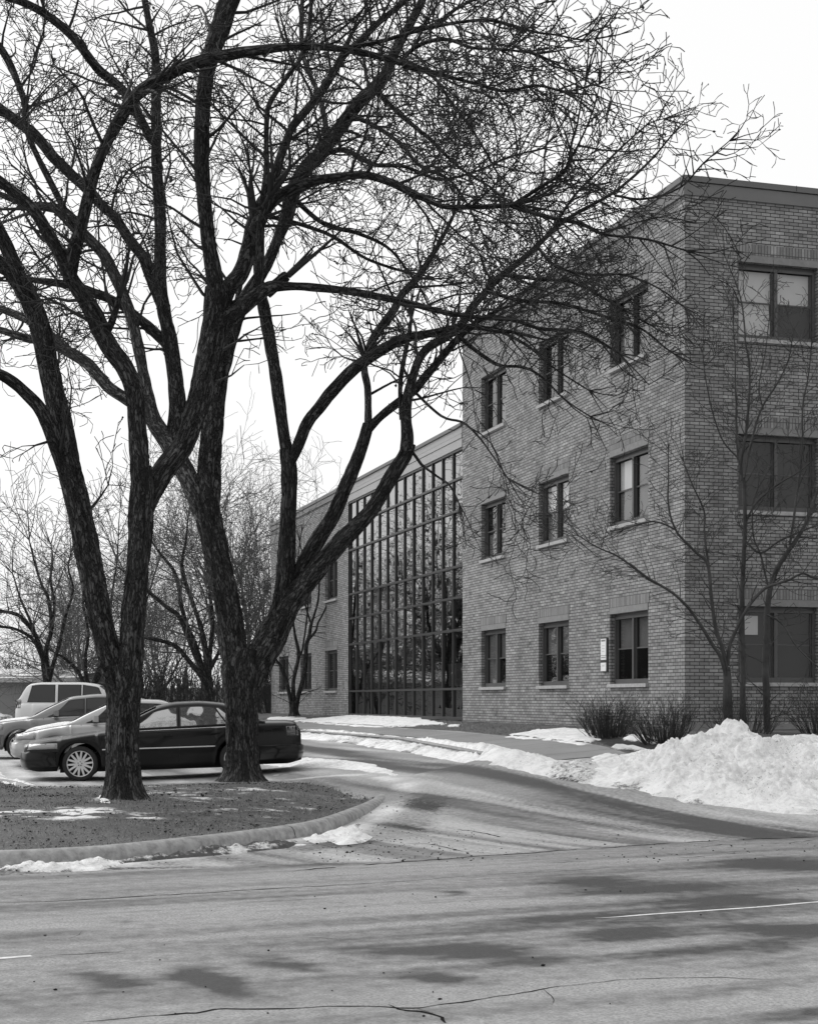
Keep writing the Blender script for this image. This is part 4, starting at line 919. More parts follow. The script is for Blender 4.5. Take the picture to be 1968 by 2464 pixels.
def zl(*a): return list(a)
B1 = np.array([*U(298, 1928, 20.3)[:2], .2]); B2 = np.array([*U(585, 1873, 25.6)[:2], .22])
def dens(x, y, f, r):
    """side branches per metre: none on the lower trunks"""
    h = sst(1050, 760, y)
    k = (0.2 + 5.0 * h) * (1.15 if r < .06 else .8 if r < .1 else .45)
    k *= 1.0 + .15 * sst(520, 150, y)
    if 980 < x < 1560 and 430 < y < 900: k *= 1.2
    if x > 560 and x < 830 and y > 560 and y < 1100: k *= .35
    if y < -150 or x < -150: k *= .3
    return k
T1 = [('trunk', 0, 0, [(300, 1935, 100), (297, 1880, 90), (295, 1780, 86), (296, 1690, 90), (300, 1640, 98), (290, 1600, 84)]),
 ('limb', 0, .3, [(288, 1680, 78), (268, 1600, 80), (245, 1500, 76), (225, 1400, 74), (190, 1230, 72), (165, 1120, 70), (145, 1010, 66), (118, 880, 62), (92, 770, 62), (62, 700, 58), (35, 640, 46), (10, 580, 42), (-40, 480, 38), (-110, 330, 30)]),
 ('limb', .2, -.3, [(75, 740, 46), (30, 670, 38), (-10, 620, 34), (-80, 560, 28), (-200, 470, 18)]),
 ('limb', .1, -.8, [(160, 1150, 40), (130, 1060, 44), (100, 990, 40), (55, 940, 36), (10, 905, 34), (-60, 880, 30), (-180, 850, 20)]),
 ('limb', 0, -.3, [(300, 1700, 80), (312, 1620, 76), (318, 1530, 70), (325, 1420, 66), (335, 1330, 68), (338, 1250, 74), (342, 1180, 68), (342, 1120, 62)]),
 ('limb', -.3, -.7, [(342, 1190, 58), (336, 1100, 58), (328, 990, 54), (322, 935, 58), (300, 885, 54), (255, 820, 54), (215, 740, 50), (178, 680, 48), (158, 640, 42)]),
 ('limb', -.7, -1.2, [(172, 670, 44), (150, 625, 40), (120, 570, 38), (85, 510, 36), (50, 475, 32), (-20, 420, 28), (-120, 350, 18)]),
 ('limb', -.7, -2.2, [(165, 665, 44), (178, 600, 40), (195, 540, 36), (212, 470, 36), (240, 380, 34), (285, 290, 36), (330, 225, 38), (400, 180, 36), (460, 152, 34), (540, 132, 32), (640, 116, 26), (740, 110, 22), (820, 116, 20), (900, 132, 18), (1000, 160, 15), (1067, 180, 12), (1144, 200, 10), (1213, 218, 9), (1290, 205, 8), (1350, 218, 7)]),
 ('limb', -.1, 0, [(340, 1240, 60), (360, 1190, 66), (395, 1130, 66), (440, 1070, 66), (470, 990, 68), (492, 900, 70), (508, 820, 74), (520, 750, 78), (522, 690, 66)]),
 ('limb', 0, -.3, [(520, 760, 66), (518, 680, 54), (505, 600, 46), (495, 520, 42), (488, 440, 42), (485, 343, 44), (490, 240, 46), (500, 160, 50), (520, 90, 54), (545, 20, 54), (575, -60, 44), (600, -180, 36)]),
 ('limb', 0, 1.2, [(515, 770, 60), (545, 700, 52), (580, 655, 50), (597, 600, 50), (608, 545, 46), (625, 500, 40), (645, 470, 34), (665, 410, 28), (680, 363, 26), (703, 305, 24), (732, 270, 24), (770, 224, 24), (805, 170, 22), (828, 131, 22), (863, 102, 20), (906, 58, 18), (970, 4, 16), (1030, -60, 12)]),
 ('limb', .2, .9, [(600, 600, 26), (622, 520, 20), (639, 421, 18), (642, 290, 16), (650, 247, 16), (686, 189, 15), (724, 139, 14), (741, 73, 13), (748, 0, 12), (755, -90, 9)]),
 ('limb', 0, -1.6, [(520, 800, 56), (545, 765, 50), (575, 745, 48), (616, 712, 44), (650, 690, 38), (700, 688, 24), (761, 692, 24), (848, 702, 22), (936, 718, 22), (994, 731, 20), (1057, 748, 17), (1144, 763, 14), (1230, 768, 12), (1300, 790, 10), (1400, 800, 9), (1490, 850, 7)]),
 ('limb', -.2, -.2, [(640, 705, 36), (668, 680, 34), (686, 665, 32), (692, 662, 26)]),
 ('limb', .2, -.4, [(545, 745, 34), (590, 725, 34), (618, 690, 30), (625, 640, 28), (626, 590, 28), (630, 530, 26), (650, 470, 20)]),
 ('limb', .1, -1.5, [(610, 560, 44), (650, 490, 36), (703, 453, 34), (761, 434, 30), (819, 424, 26), (877, 421, 25), (936, 438, 23), (1000, 468, 21), (1040, 486, 18), (1074, 497, 17), (1150, 497, 16), (1231, 493, 15)]),
 ('limb', -1.5, -2.0, [(1231, 493, 13), (1300, 450, 12), (1363, 401, 12), (1375, 340, 7), (1388, 296, 6), (1408, 188, 4)]),
 ('limb', -2.0, -2.6, [(1363, 401, 9), (1400, 330, 6), (1430, 250, 5), (1442, 200, 3)]),
 ('limb', -1.5, -1.6, [(1225, 493, 13), (1318, 522, 13), (1398, 538, 12), (1440, 560, 10), (1492, 568, 8), (1560, 575, 7), (1650, 600, 5)]),
 ('limb', -.4, -1.0, [(244, 830, 18), (262, 790, 22), (278, 750, 20), (288, 712, 16)]),
 ('limb', -1.4, -2.4, [(820, 116, 16), (880, 105, 15), (930, 96, 13), (1010, 75, 12), (1074, 59, 11), (1172, 45, 10), (1240, 62, 9), (1283, 77, 8), (1340, 86, 6), (1400, 97, 5), (1430, 92, 4)]),
 ('limb', -1.6, -2.9, [(960, 152, 14), (1000, 110, 12), (1067, 94, 11), (1130, 115, 9), (1200, 120, 8), (1290, 128, 6)]),
 ('limb', -1.6, -2.2, [(970, 160, 12), (1040, 180, 11), (1090, 250, 9), (1150, 330, 8), (1200, 420, 6)]),
]
T2 = [('trunk', 0, 0, [(584, 1880, 96), (584, 1830, 86), (582, 1740, 84), (580, 1680, 92), (582, 1610, 104), (592, 1560, 84)]),
 ('limb', 0, 0, [(574, 1680, 78), (566, 1580, 80), (552, 1480, 80), (535, 1390, 76), (515, 1310, 74), (500, 1240, 74), (486, 1190, 66)]),
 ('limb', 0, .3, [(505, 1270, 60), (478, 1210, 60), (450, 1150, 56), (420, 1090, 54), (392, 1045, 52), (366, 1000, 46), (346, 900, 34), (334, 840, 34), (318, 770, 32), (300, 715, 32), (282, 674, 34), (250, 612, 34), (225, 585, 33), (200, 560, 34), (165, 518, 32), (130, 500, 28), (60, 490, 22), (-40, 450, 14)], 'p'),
 ('limb', .1, .3, [(440, 1140, 56), (425, 1060, 56), (428, 985, 52), (422, 906, 48), (410, 820, 46), (394, 747, 42), (386, 674, 38), (386, 587, 36), (385, 500, 36), (380, 435, 32), (376, 334, 30), (376, 218, 28), (374, 130, 24), (360, 60, 22), (345, -20, 20), (330, -120, 16)]),
 ('limb', .2, -.5, [(380, 345, 26), (363, 332, 26), (336, 280, 28), (305, 226, 28), (266, 190, 27), (232, 160, 27), (174, 87, 26), (116, 38, 26), (58, 6, 24), (-20, -20, 20)]),
 ('limb', .2, .8, [(396, 740, 40), (365, 668, 38), (345, 620, 32), (318, 586, 30), (278, 525, 28), (248, 498, 28), (205, 450, 32), (174, 421, 34), (131, 380, 34), (90, 330, 34), (55, 300, 32), (15, 270, 30), (-40, 235, 26)]),
 ('limb', .3, .9, [(420, 870, 36), (400, 825, 34), (350, 780, 32), (305, 742, 28), (262, 717, 28), (218, 702, 28), (180, 688, 24), (131, 680, 22), (87, 674, 18), (20, 665, 12)]),
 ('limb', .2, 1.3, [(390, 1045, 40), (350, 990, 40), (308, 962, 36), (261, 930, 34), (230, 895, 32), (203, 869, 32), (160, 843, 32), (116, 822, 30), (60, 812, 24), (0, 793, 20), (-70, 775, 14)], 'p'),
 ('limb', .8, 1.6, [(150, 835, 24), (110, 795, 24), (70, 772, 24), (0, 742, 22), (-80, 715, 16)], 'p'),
 ('limb', .2, .4, [(180, 555, 22), (70, 330, 18), (60, 250, 18), (40, 190, 20), (12, 130, 24), (-20, 90, 20)]),
 ('limb', 0, .4, [(503, 1250, 68), (503, 1180, 66), (504, 1110, 66), (512, 1010, 64), (528, 900, 62), (550, 820, 52), (575, 750, 44), (600, 705, 42), (640, 640, 36), (668, 575, 34), (690, 520, 42), (705, 460, 46), (735, 405, 44), (765, 375, 42), (819, 305, 40), (863, 247, 38), (921, 189, 36), (953, 120, 30), (985, 60, 26), (1020, -10, 24), (1060, -100, 18)]),
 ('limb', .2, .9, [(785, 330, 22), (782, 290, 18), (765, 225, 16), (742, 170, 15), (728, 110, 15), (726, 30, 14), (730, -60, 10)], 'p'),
 ('limb', .1, .2, [(592, 1680, 80), (618, 1600, 86), (650, 1540, 84), (678, 1470, 72), (684, 1410, 58), (690, 1329, 54), (694, 1214, 48), (696, 1140, 48), (690, 1080, 44)]),
 ('limb', .2, .6, [(694, 1110, 42), (682, 1043, 38), (668, 929, 38), (648, 814, 38), (632, 729, 36), (620, 650, 26), (612, 560, 20), (600, 470, 14)]),
 ('limb', .2, -.4, [(694, 1120, 36), (716, 1075, 36), (738, 1020, 36), (771, 976, 36), (805, 935, 36), (846, 893, 36), (890, 860, 34), (939, 830, 32), (968, 816, 30), (997, 808, 26), (1055, 798, 24), (1110, 786, 18), (1170, 790, 14), (1240, 800, 10)]),
 ('limb', .3, .8, [(882, 862, 26), (897, 816, 26), (928, 770, 26), (949, 742, 26), (967, 708, 24), (997, 676, 22), (1030, 630, 18), (1060, 580, 14), (1090, 520, 10)]),
 ('limb', .2, .2, [(672, 1500, 60), (705, 1420, 56), (738, 1345, 50), (768, 1290, 46), (800, 1243, 44), (828, 1180, 42), (852, 1125, 40), (872, 1070, 36), (886, 1020, 34)]),
 ('limb', .2, .2, [(886, 1035, 26), (886, 979, 24), (885, 932, 22), (878, 897, 22), (876, 860, 18)], 'p'),
 ('limb', .2, -.3, [(884, 1035, 30), (916, 1002, 26), (951, 974, 26), (997, 939, 26), (1021, 909, 26), (1051, 874, 24), (1079, 839, 22), (1104, 812, 20), (1140, 780, 14), (1190, 750, 10)]),
 ('limb', .1, -.4, [(660, 1530, 70), (700, 1450, 66), (743, 1395, 60), (780, 1350, 58), (820, 1305, 54), (855, 1270, 50), (890, 1232, 46), (920, 1185, 46), (945, 1142, 44), (972, 1098, 42), (984, 1065, 40)]),
 ('limb', -.4, -1.2, [(978, 1085, 40), (980, 1050, 36), (976, 1010, 34), (977, 975, 32), (984, 935, 28), (995, 900, 26), (1009, 863, 25), (1032, 835, 25), (1067, 814, 25), (1102, 789, 24), (1122, 762, 24), (1137, 737, 22), (1160, 712, 20), (1196, 673, 19), (1248, 631, 18), (1290, 593, 16), (1329, 554, 14), (1360, 530, 12), (1400, 505, 10), (1480, 460, 9), (1560, 390, 7), (1620, 320, 5)]),
 ('limb', -.4, -.7, [(966, 1010, 14), (963, 960, 14), (964, 909, 14), (972, 863, 14), (983, 811, 13), (990, 770, 10)]),
 ('limb', -.9, -1.9, [(1122, 762, 12), (1160, 790, 10), (1210, 800, 10), (1280, 840, 8), (1340, 890, 6), (1420, 940, 5)]),
 ('limb', -.6, -1.8, [(1100, 806, 13), (1148, 844, 12), (1195, 876, 11), (1213, 882, 9), (1260, 884, 9), (1304, 905, 7), (1360, 960, 5), (1420, 1000, 4)]),
 ('limb', -1.0, -2.4, [(1170, 700, 12), (1250, 720, 11), (1350, 730, 10), (1450, 760, 9), (1540, 790, 7), (1620, 850, 5)]),
 ('limb', -1.0, -2.4, [(1210, 662, 12), (1290, 670, 11), (1380, 680, 9), (1460, 720, 8), (1560, 780, 6)]),
 ('limb', -1.1, -2.6, [(1290, 590, 11), (1340, 640, 9), (1420, 660, 8), (1500, 660, 7), (1580, 690, 5), (1650, 740, 4)]),
 ('limb', -1.1, -2.9, [(1329, 554, 10), (1380, 470, 8), (1440, 410, 7), (1500, 350, 6), (1560, 300, 4), (1600, 285, 3)]),
 ('limb', -1.2, -3.1, [(1480, 470, 8), (1560, 480, 7), (1640, 450, 6), (1690, 395, 5), (1755, 338, 3)]),
 ('limb', -.5, -2.2, [(985, 930, 10), (1060, 1000, 8), (1120, 1020, 7), (1180, 1090, 5), (1220, 1150, 4)]),
 ('limb', -.3, -.9, [(983, 1075, 10), (1000, 1100, 9), (1012, 1118, 9), (1050, 1148, 7), (1080, 1170, 6), (1105, 1215, 5)]),
 ('limb', .3, 1.4, [(900, 210, 18), (960, 270, 14), (1030, 330, 12), (1100, 400, 9), (1180, 450, 7)]),
 ('limb', .2, -1.4, [(840, 275, 16), (900, 300, 14), (960, 340, 12), (1010, 400, 10), (1090, 440, 8), (1160, 560, 6)]),
 ('limb', .3, -1.0, [(770, 370, 18), (830, 360, 15), (900, 395, 13), (970, 400, 11), (1050, 430, 9), (1130, 415, 7), (1230, 375, 6), (1305, 355, 5)]),
 ('limb', .3, 1.6, [(985, 70, 16), (1050, 60, 13), (1100, 20, 11), (1180, -20, 8)]),
 ('limb', .3, 1.2, [(700, 470, 18), (780, 540, 14), (860, 560, 12), (940, 600, 9), (1010, 690, 7)]),
 ('limb', .2, .9, [(560, 790, 18), (600, 545, 16), (640, 520, 14), (760, 552, 12), (812, 575, 11), (880, 620, 9), (960, 650, 8)]),
]
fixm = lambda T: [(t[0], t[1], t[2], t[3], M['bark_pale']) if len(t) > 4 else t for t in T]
traced_tree('locust_tree', 'nearer big bare tree with two diverging stems and furrowed dark bark on the grass island', 'tree', 20.3, B1, fixm(T1), lambda k: dens, 11, M['bark'], M['twig'], 'big bare trees on the kerbed island')
traced_tree('locust_tree', 'farther big bare tree forking low, its limbs reaching over the brick building', 'tree', 25.6, B2, fixm(T2), lambda k: dens, 12, M['bark'], M['twig'], 'big bare trees on the kerbed island')

# small many-stemmed tree before the end facade
SX = [('trunk', 0, 0, [(1753, 1798, 38), (1752, 1745, 34), (1750, 1700, 32), (1750, 1640, 28), (1748, 1606, 22)]),
 ('limb', 0, -.8, [(1750, 1640, 16), (1735, 1585, 15), (1713, 1554, 14), (1690, 1515, 13), (1677, 1495, 12), (1660, 1470, 12), (1644, 1452, 12), (1614, 1425, 11), (1565, 1394, 10), (1525, 1364, 9), (1482, 1336, 7), (1436, 1316, 5), (1395, 1290, 4)]),
 ('limb', 0, -.3, [(1750, 1630, 18), (1738, 1560, 16), (1723, 1514, 15), (1713, 1448, 14), (1708, 1385, 13), (1700, 1350, 12), (1680, 1335, 11), (1655, 1310, 10), (1631, 1285, 9), (1613, 1245, 8), (1605, 1200, 7), (1607, 1140, 5), (1607, 1080, 4)]),
 ('limb', -.2, -.8, [(1625, 1275, 7), (1600, 1262, 7), (1570, 1255, 6), (1540, 1262, 5), (1500, 1275, 4)]),
 ('limb', 0, .2, [(1706, 1370, 10), (1699, 1320, 9), (1696, 1270, 7), (1694, 1230, 7), (1660, 1150, 5), (1645, 1110, 4)]),
 ('limb', 0, -.6, [(1750, 1600, 16), (1757, 1547, 13), (1780, 1495, 12), (1806, 1450, 12), (1839, 1416, 12), (1870, 1404, 11), (1900, 1395, 10), (1930, 1380, 9), (1968, 1392, 7), (2020, 1370, 5)]),
 ('limb', .1, .4, [(1848, 1798, 28), (1846, 1720, 27), (1842, 1613, 26), (1845, 1520, 24), (1848, 1440, 22), (1862, 1389, 20), (1888, 1339, 18), (1918, 1293, 16), (1941, 1250, 14), (1960, 1200, 12), (1990, 1120, 9)], 's'),
 ('limb', .1, .5, [(1792, 1798, 26), (1790, 1730, 24), (1788, 1660, 22), (1787, 1514, 20), (1788, 1382, 18), (1792, 1250, 16), (1791, 1167, 15), (1782, 1120, 12), (1797, 1037, 11), (1804, 940, 9), (1801, 862, 8), (1794, 826, 7), (1788, 745, 6), (1771, 680, 5), (1745, 615, 3)], 's'),
 ('limb', .2, .3, [(1775, 1105, 9), (1770, 1005, 8), (1768, 875, 6), (1766, 760, 4)]),
 ('limb', .2, .4, [(1790, 1150, 9), (1812, 1050, 8), (1836, 979, 8), (1869, 925, 6), (1895, 870, 5), (1910, 800, 4)]),
 ('limb', .3, .5, [(1836, 985, 6), (1826, 930, 5), (1840, 850, 4), (1850, 760, 3)]),
 ('limb', .3, .1, [(1900, 1310, 10), (1915, 1200, 9), (1930, 1100, 8), (1930, 980, 7), (1945, 900, 5), (1955, 800, 4)]),
 ('limb', .3, -.6, [(1793, 1260, 9), (1820, 1210, 8), (1880, 1160, 7), (1930, 1130, 6), (1985, 1080, 4)]),
 ('limb', .1, -.5, [(1773, 1100, 7), (1740, 1060, 6), (1715, 990, 5), (1695, 900, 4), (1690, 850, 3)]),
 ('limb', .1, -.6, [(1791, 1300, 8), (1830, 1330, 8), (1880, 1300, 7), (1950, 1270, 6), (2000, 1260, 4)]),
 ('limb', .1, -.6, [(1845, 1480, 9), (1880, 1500, 8), (1920, 1560, 7), (1960, 1600, 5)]),
 ('limb', .1, -.4, [(1850, 1420, 8), (1830, 1340, 7), (1812, 1290, 6), (1815, 1200, 5), (1850, 1130, 4)]),
]
PRS = dict(seg=[.17, .11, .07, .05], wob=[.12, .2, .28, .3], pull=[.045, .03, .01, 0], curl=[.03, .06, .08, .1], num=[1.1, .95, .5, 0], len=[(.35, .62), (.3, .6), (.3, .6)], ang=(.4, 1.0), max=2, rmin=.0048, r0=(.008, .013))
PR_keep = PR; PR = PRS
BS = np.array([*U(1752, 1745, 27.6)[:2], .7])
sx = [(t[0], t[1], t[2], t[3]) for t in SX]
traced_tree('small_tree', 'slender many stemmed bare tree growing beside the corner of the brick building', 'tree', 27.6, BS, sx, lambda k: (lambda x, y, f, r: 8.0 * (.5 + f) * (1.0 if r < .05 else .5)), 31, M['twig_tan'], M['twig_tan'])
# the young tree before the far wing
FT = [('trunk', 0, 0, [(708, 1724, 24), (706, 1700, 22), (706, 1688, 24)]),
 ('limb', 0, -.2, [(704, 1705, 14), (696, 1670, 12), (690, 1640, 11), (680, 1615, 10), (672, 1598, 8), (640, 1560, 6)]),
 ('limb', 0, .2, [(708, 1710, 16), (706, 1670, 13), (706, 1640, 12), (712, 1610, 12), (718, 1585, 11), (717, 1560, 10), (710, 1530, 9), (706, 1500, 7), (700, 1440, 6), (690, 1380, 4)]),
 ('limb', 0, -.2, [(710, 1710, 18), (718, 1675, 14), (730, 1630, 13), (736, 1590, 13), (737, 1555, 12), (744, 1530, 11), (748, 1505, 10), (756, 1480, 7), (766, 1440, 6), (768, 1380, 5), (765, 1300, 4)]),
 ('limb', -.1, -.5, [(742, 1540, 9), (760, 1518, 7), (764, 1500, 6), (780, 1470, 5), (800, 1430, 4), (830, 1400, 3)]),
 ('limb', 0, .4, [(718, 1580, 7), (728, 1562, 6), (740, 1470, 5), (735, 1380, 4), (720, 1300, 3)]),
 ('limb', 0, .4, [(748, 1500, 6), (730, 1440, 5), (715, 1370, 4), (725, 1280, 3)]),
 ('limb', 0, -.4, [(768, 1400, 5), (790, 1340, 4), (805, 1290, 3)])]
PR = dict(PRS, seg=[.3, .2, .13, .1], rmin=.006, r0=(.012, .02))
traced_tree('young_tree', 'small bare tree with forked stems in front of the far two storey wing', 'tree', 58.0, np.array([*U(708, 1724, 58.0)[:2], .85]), FT, lambda k: (lambda x, y, f, r: 1.9), 35, M['bark_far'], M['twig'])
PRF = dict(seg=[.55, .42, .3, .3], wob=[.09, .15, .22, .3], pull=[.035, .02, .0, 0], curl=[.03, .05, .08, .1], num=[1.25, 1.1, .8, 0], len=[(.35, .65), (.3, .6), (.3, .6)], ang=(.4, 1.0), max=2, rmin=.010, r0=(.024, .05), L0=1.9)
PR = PRF
XT = [('trunk', 0, 0, [(503, 1705, 30), (501, 1660, 26), (500, 1630, 26)]),
 ('limb', 0, -1, [(497, 1660, 18), (494, 1640, 17), (479, 1600, 16), (453, 1536, 15), (430, 1484, 14), (401, 1461, 12), (360, 1426, 10), (325, 1395, 7), (290, 1370, 4)]),
 ('limb', 0, 1, [(497, 1650, 18), (476, 1571, 15), (450, 1505, 14), (436, 1455, 13), (430, 1411, 12), (418, 1374, 10), (389, 1336, 8), (372, 1313, 6), (350, 1280, 4)]),
 ('limb', 0, 0, [(500, 1650, 20), (494, 1560, 16), (480, 1500, 14), (465, 1455, 13), (447, 1405, 12), (438, 1353, 9), (447, 1301, 7), (452, 1250, 4)]),
 ('limb', 0, -2, [(498, 1668, 17), (492, 1640, 16), (465, 1603, 15), (430, 1562, 14), (401, 1546, 12), (354, 1536, 9), (310, 1535, 5)]),
 ('limb', 0, .5, [(500, 1640, 16), (506, 1560, 14), (512, 1490, 12), (505, 1420, 9), (512, 1350, 6), (505, 1290, 4)]),
 ('limb', 0, .5, [(502, 1620, 12), (530, 1560, 10), (548, 1500, 8), (556, 1430, 6), (560, 1370, 4)])]
YT = [('trunk', 0, 0, [(118, 1705, 28), (115, 1650, 22), (108, 1600, 22)]),
 ('limb', 0, -1, [(106, 1600, 17), (99, 1565, 15), (84, 1527, 13), (58, 1493, 12), (38, 1478, 11), (0, 1470, 9), (-40, 1460, 6)]),
 ('limb', 0, -1.5, [(104, 1590, 12), (80, 1540, 10), (40, 1515, 9), (0, 1508, 7), (-30, 1505, 5)]),
 ('limb', 0, .4, [(110, 1610, 18), (113, 1556, 15), (124, 1513, 13), (116, 1440, 11), (102, 1411, 9), (87, 1368, 7), (76, 1324, 5), (70, 1300, 3)]),
 ('limb', 0, .6, [(124, 1520, 11), (131, 1455, 9), (122, 1397, 8), (127, 1345, 5), (122, 1310, 3)]),
 ('limb', 0, -.5, [(118, 1640, 15), (128, 1600, 13), (145, 1542, 11), (157, 1484, 9), (176, 1420, 7), (165, 1370, 5), (170, 1330, 3)]),
 ('limb', 0, .8, [(90, 1540, 9), (66, 1480, 8), (45, 1430, 6), (30, 1380, 4)])]
WT = [('trunk', 0, 0, [(222, 1705, 20), (220, 1680, 16), (214, 1660, 16)]),
 ('limb', 0, -1, [(214, 1668, 14), (186, 1614, 11), (157, 1586, 9), (130, 1570, 5)]), ('limb', 0, 0, [(216, 1670, 14), (205, 1600, 12), (212, 1520, 9), (200, 1450, 7), (205, 1380, 4)]),
 ('limb', 0, .6, [(218, 1670, 13), (240, 1600, 11), (262, 1520, 9), (268, 1440, 7), (280, 1360, 5), (285, 1290, 3)]), ('limb', 0, 1.2, [(220, 1660, 12), (262, 1590, 9), (300, 1530, 8), (350, 1450, 6), (372, 1380, 4)])]
dn = lambda d_: (lambda k: (lambda x, y, f, r: d_ * (.6 + f)))
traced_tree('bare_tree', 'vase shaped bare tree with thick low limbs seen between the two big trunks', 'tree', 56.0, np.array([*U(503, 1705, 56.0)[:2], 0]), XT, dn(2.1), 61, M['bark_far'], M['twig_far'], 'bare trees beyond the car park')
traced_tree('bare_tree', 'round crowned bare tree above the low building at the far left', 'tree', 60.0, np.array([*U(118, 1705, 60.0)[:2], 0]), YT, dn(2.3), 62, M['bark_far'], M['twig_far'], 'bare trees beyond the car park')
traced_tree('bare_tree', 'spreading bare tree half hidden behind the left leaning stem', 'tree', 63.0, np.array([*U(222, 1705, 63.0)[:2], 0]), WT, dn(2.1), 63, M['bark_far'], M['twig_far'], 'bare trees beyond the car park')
PR = PR_keep

# bushes
def bush(name, label, cx_, cy_, h, w_, n, seed, m_, group=None):
    rg = random.Random(seed); z0 = float(H(cx_, cy_)); root = empty(name, (cx_, cy_, z0)); tag(root, label, 'bush', group)
    pr = dict(seg=[.09, .08, .06], wob=[.06, .11, .15], pull=[.085, .06, .03], curl=[.015, .03, .04], num=[.5, .5, 0], len=[(.3, .6), (.3, .6)], ang=(.25, .7), max=2, rmin=.0026)
    out = []
    for i in range(n):
        a = rg.uniform(0, 6.28); ro = (rg.random() ** .6) * w_ * .26; lean = ro / (w_ * .26) * rg.uniform(.6, 1.35)
        d = Vector((math.cos(a) * lean, math.sin(a) * lean, 1)).normalized()
        grow(out, Vector((math.cos(a) * ro, math.sin(a) * ro * .8, -.04)), d, h * rg.uniform(.75, 1.2), rg.uniform(.006, .011), 0, rg, pr)
    S = np.array(out); V_, q = sticks(S); mesh_obj('stems', V_, q, m_, root); return root
def at_px(px, py): p = GH(px, py); return p[0], p[1]
b1 = at_px(1464, 1776); b2 = at_px(1600, 1790)
bush('bush', 'dense bare twiggy bush under the ground floor window nearest the building corner', b1[0], b1[1], .58, 1.35, 180, 41, M['twig_bush'], 'bare bushes along the brick wall')
bush('bush', 'looser bare bush at the brick corner just left of the snow heap', b2[0], b2[1], .60, 1.35, 140, 42, M['twig_bush'], 'bare bushes along the brick wall')
bush('bush', 'bare bush at the right picture edge behind the snow heap', U(1975, 0, 27.4)[0], 27.4, .65, 1.2, 90, 43, M['twig_bush'], 'bare bushes along the brick wall')
bush('bush', 'tangled bare shoots round the foot of the small tree behind the snow heap', U(1790, 0, 27.2)[0], 27.2, .55, 1.9, 80, 44, M['twig_tan'], 'bare bushes along the brick wall')
bush('bush', 'small bare shrub at the far corner of the two storey wing', U(645, 0, 68)[0], 68.3, 2.2, 1.5, 60, 45, M['twig_bush'], 'bare bushes along the brick wall')

# background trees: one grown tree of each habit, copied
def grown_tree(name, seed, h, habit):
    rg = random.Random(seed); out = []; thick = []
    pr = dict(seg=[.8, .55, .4, .28], wob=[.07, .12, .17, .2], pull=habit['pull'], curl=[.02, .03, .05, .05], num=habit['num'], len=[(.45, .75), (.4, .7), (.35, .6)], ang=habit['ang'], max=3, rmin=.010)
    root = empty(name)
    r0 = h * .022; p = Vector((0, 0, -.2)); d = Vector((rg.gauss(0, .03), rg.gauss(0, .03), 1)).normalized(); tp = [p.copy()]
    n = int(h * habit['clear'] / .8) + 2
    for i in range(n): d = (d + Vector((rg.gauss(0, .05), rg.gauss(0, .05), .05))).normalized(); p = p + d * .8; tp.append(p.copy())
    V_, q, uv = tube(catmull(np.array([[*v, r0 * (1 - .35 * i / len(tp))] for i, v in enumerate(tp)]), .3)[:, :3], catmull(np.array([[*v, r0 * (1 - .35 * i / len(tp))] for i, v in enumerate(tp)]), .3)[:, 3], 12, seed, .05)
    mesh_obj('trunk', V_, q, M['bark_far'], root, True, uv=uv)
    for k in range(habit['lead']):
        a = k * 6.283 / habit['lead'] + rg.uniform(-.4, .4); le = rg.uniform(*habit['lean'])
        dd_ = Vector((math.cos(a) * math.sin(le), math.sin(a) * math.sin(le), math.cos(le)))
        s_ = tp[-1 - (k % 3)] if len(tp) > 4 else tp[-1]
        grow(out, s_.copy(), dd_, h * (1 - habit['clear']) * rg.uniform(.8, 1.1), r0 * .55, 0, rg, pr)
    S = np.array(out); V_, q = sticks(S, 4); k = 12.0 / np.percentile(S[:, 5], 99.7)
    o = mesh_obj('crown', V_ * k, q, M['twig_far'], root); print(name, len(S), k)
    for c in col.objects:
        if c.parent == root and c is not o: c.scale = (k,) * 3
    return root
HV = dict(pull=[.06, .05, .03, .02], num=[.9, .9, .8, 0], ang=(.35, .85), clear=.2, lead=6, lean=(.25, .6))
HR = dict(pull=[.03, .02, .0, 0], num=[.9, .9, .8, 0], ang=(.5, 1.1), clear=.18, lead=7, lean=(.4, 1.15))
def copy_tree(o, loc, rz, s, label=None, grp=None):
    c = o.copy(); col.objects.link(c); c.location = loc; c.rotation_euler = (0, 0, rz); c.scale = (s, s, s)
    for ch in [x for x in col.objects if x.parent == o]:
        k = ch.copy(); col.objects.link(k); k.parent = c
    if label: c['label'] = label
    return c
gB = 'bare trees beyond the car park'
protos = [grown_tree('bare_tree', 51, 12, HV), grown_tree('bare_tree', 52, 12, HR), grown_tree('bare_tree', 53, 12, HV)]
place = [(1, 215, 74, 9.4, 'wide spreading bare tree just right of the far left one, behind the white vehicle'), 
         (0, 610, 84, 16.5, 'tallest distant bare tree rising behind the right hand forking trunk'), 
         (0, 400, 86, 11.5, 'distant bare tree behind the middle of the car park'), (2, 170, 84, 10.0, 'distant tall bare tree half hidden by the left stem'),
         (2, 690, 96, 13.0, 'distant bare tree behind the end of the far wing')]
first = {}
for i, (k, px, Yt, h, lab) in enumerate(place):
    loc = (U(px, 0, Yt)[0], Yt, 0); o = protos[k]
    if k not in first: first[k] = 1; o.location = loc; o.rotation_euler = (0, 0, i * 1.3); o.scale = (h / 12,) * 3; c = o; c['label'] = lab
    else: c = copy_tree(o, loc, i * 1.3, h / 12, lab)
    c['category'] = 'tree'; c['group'] = gB
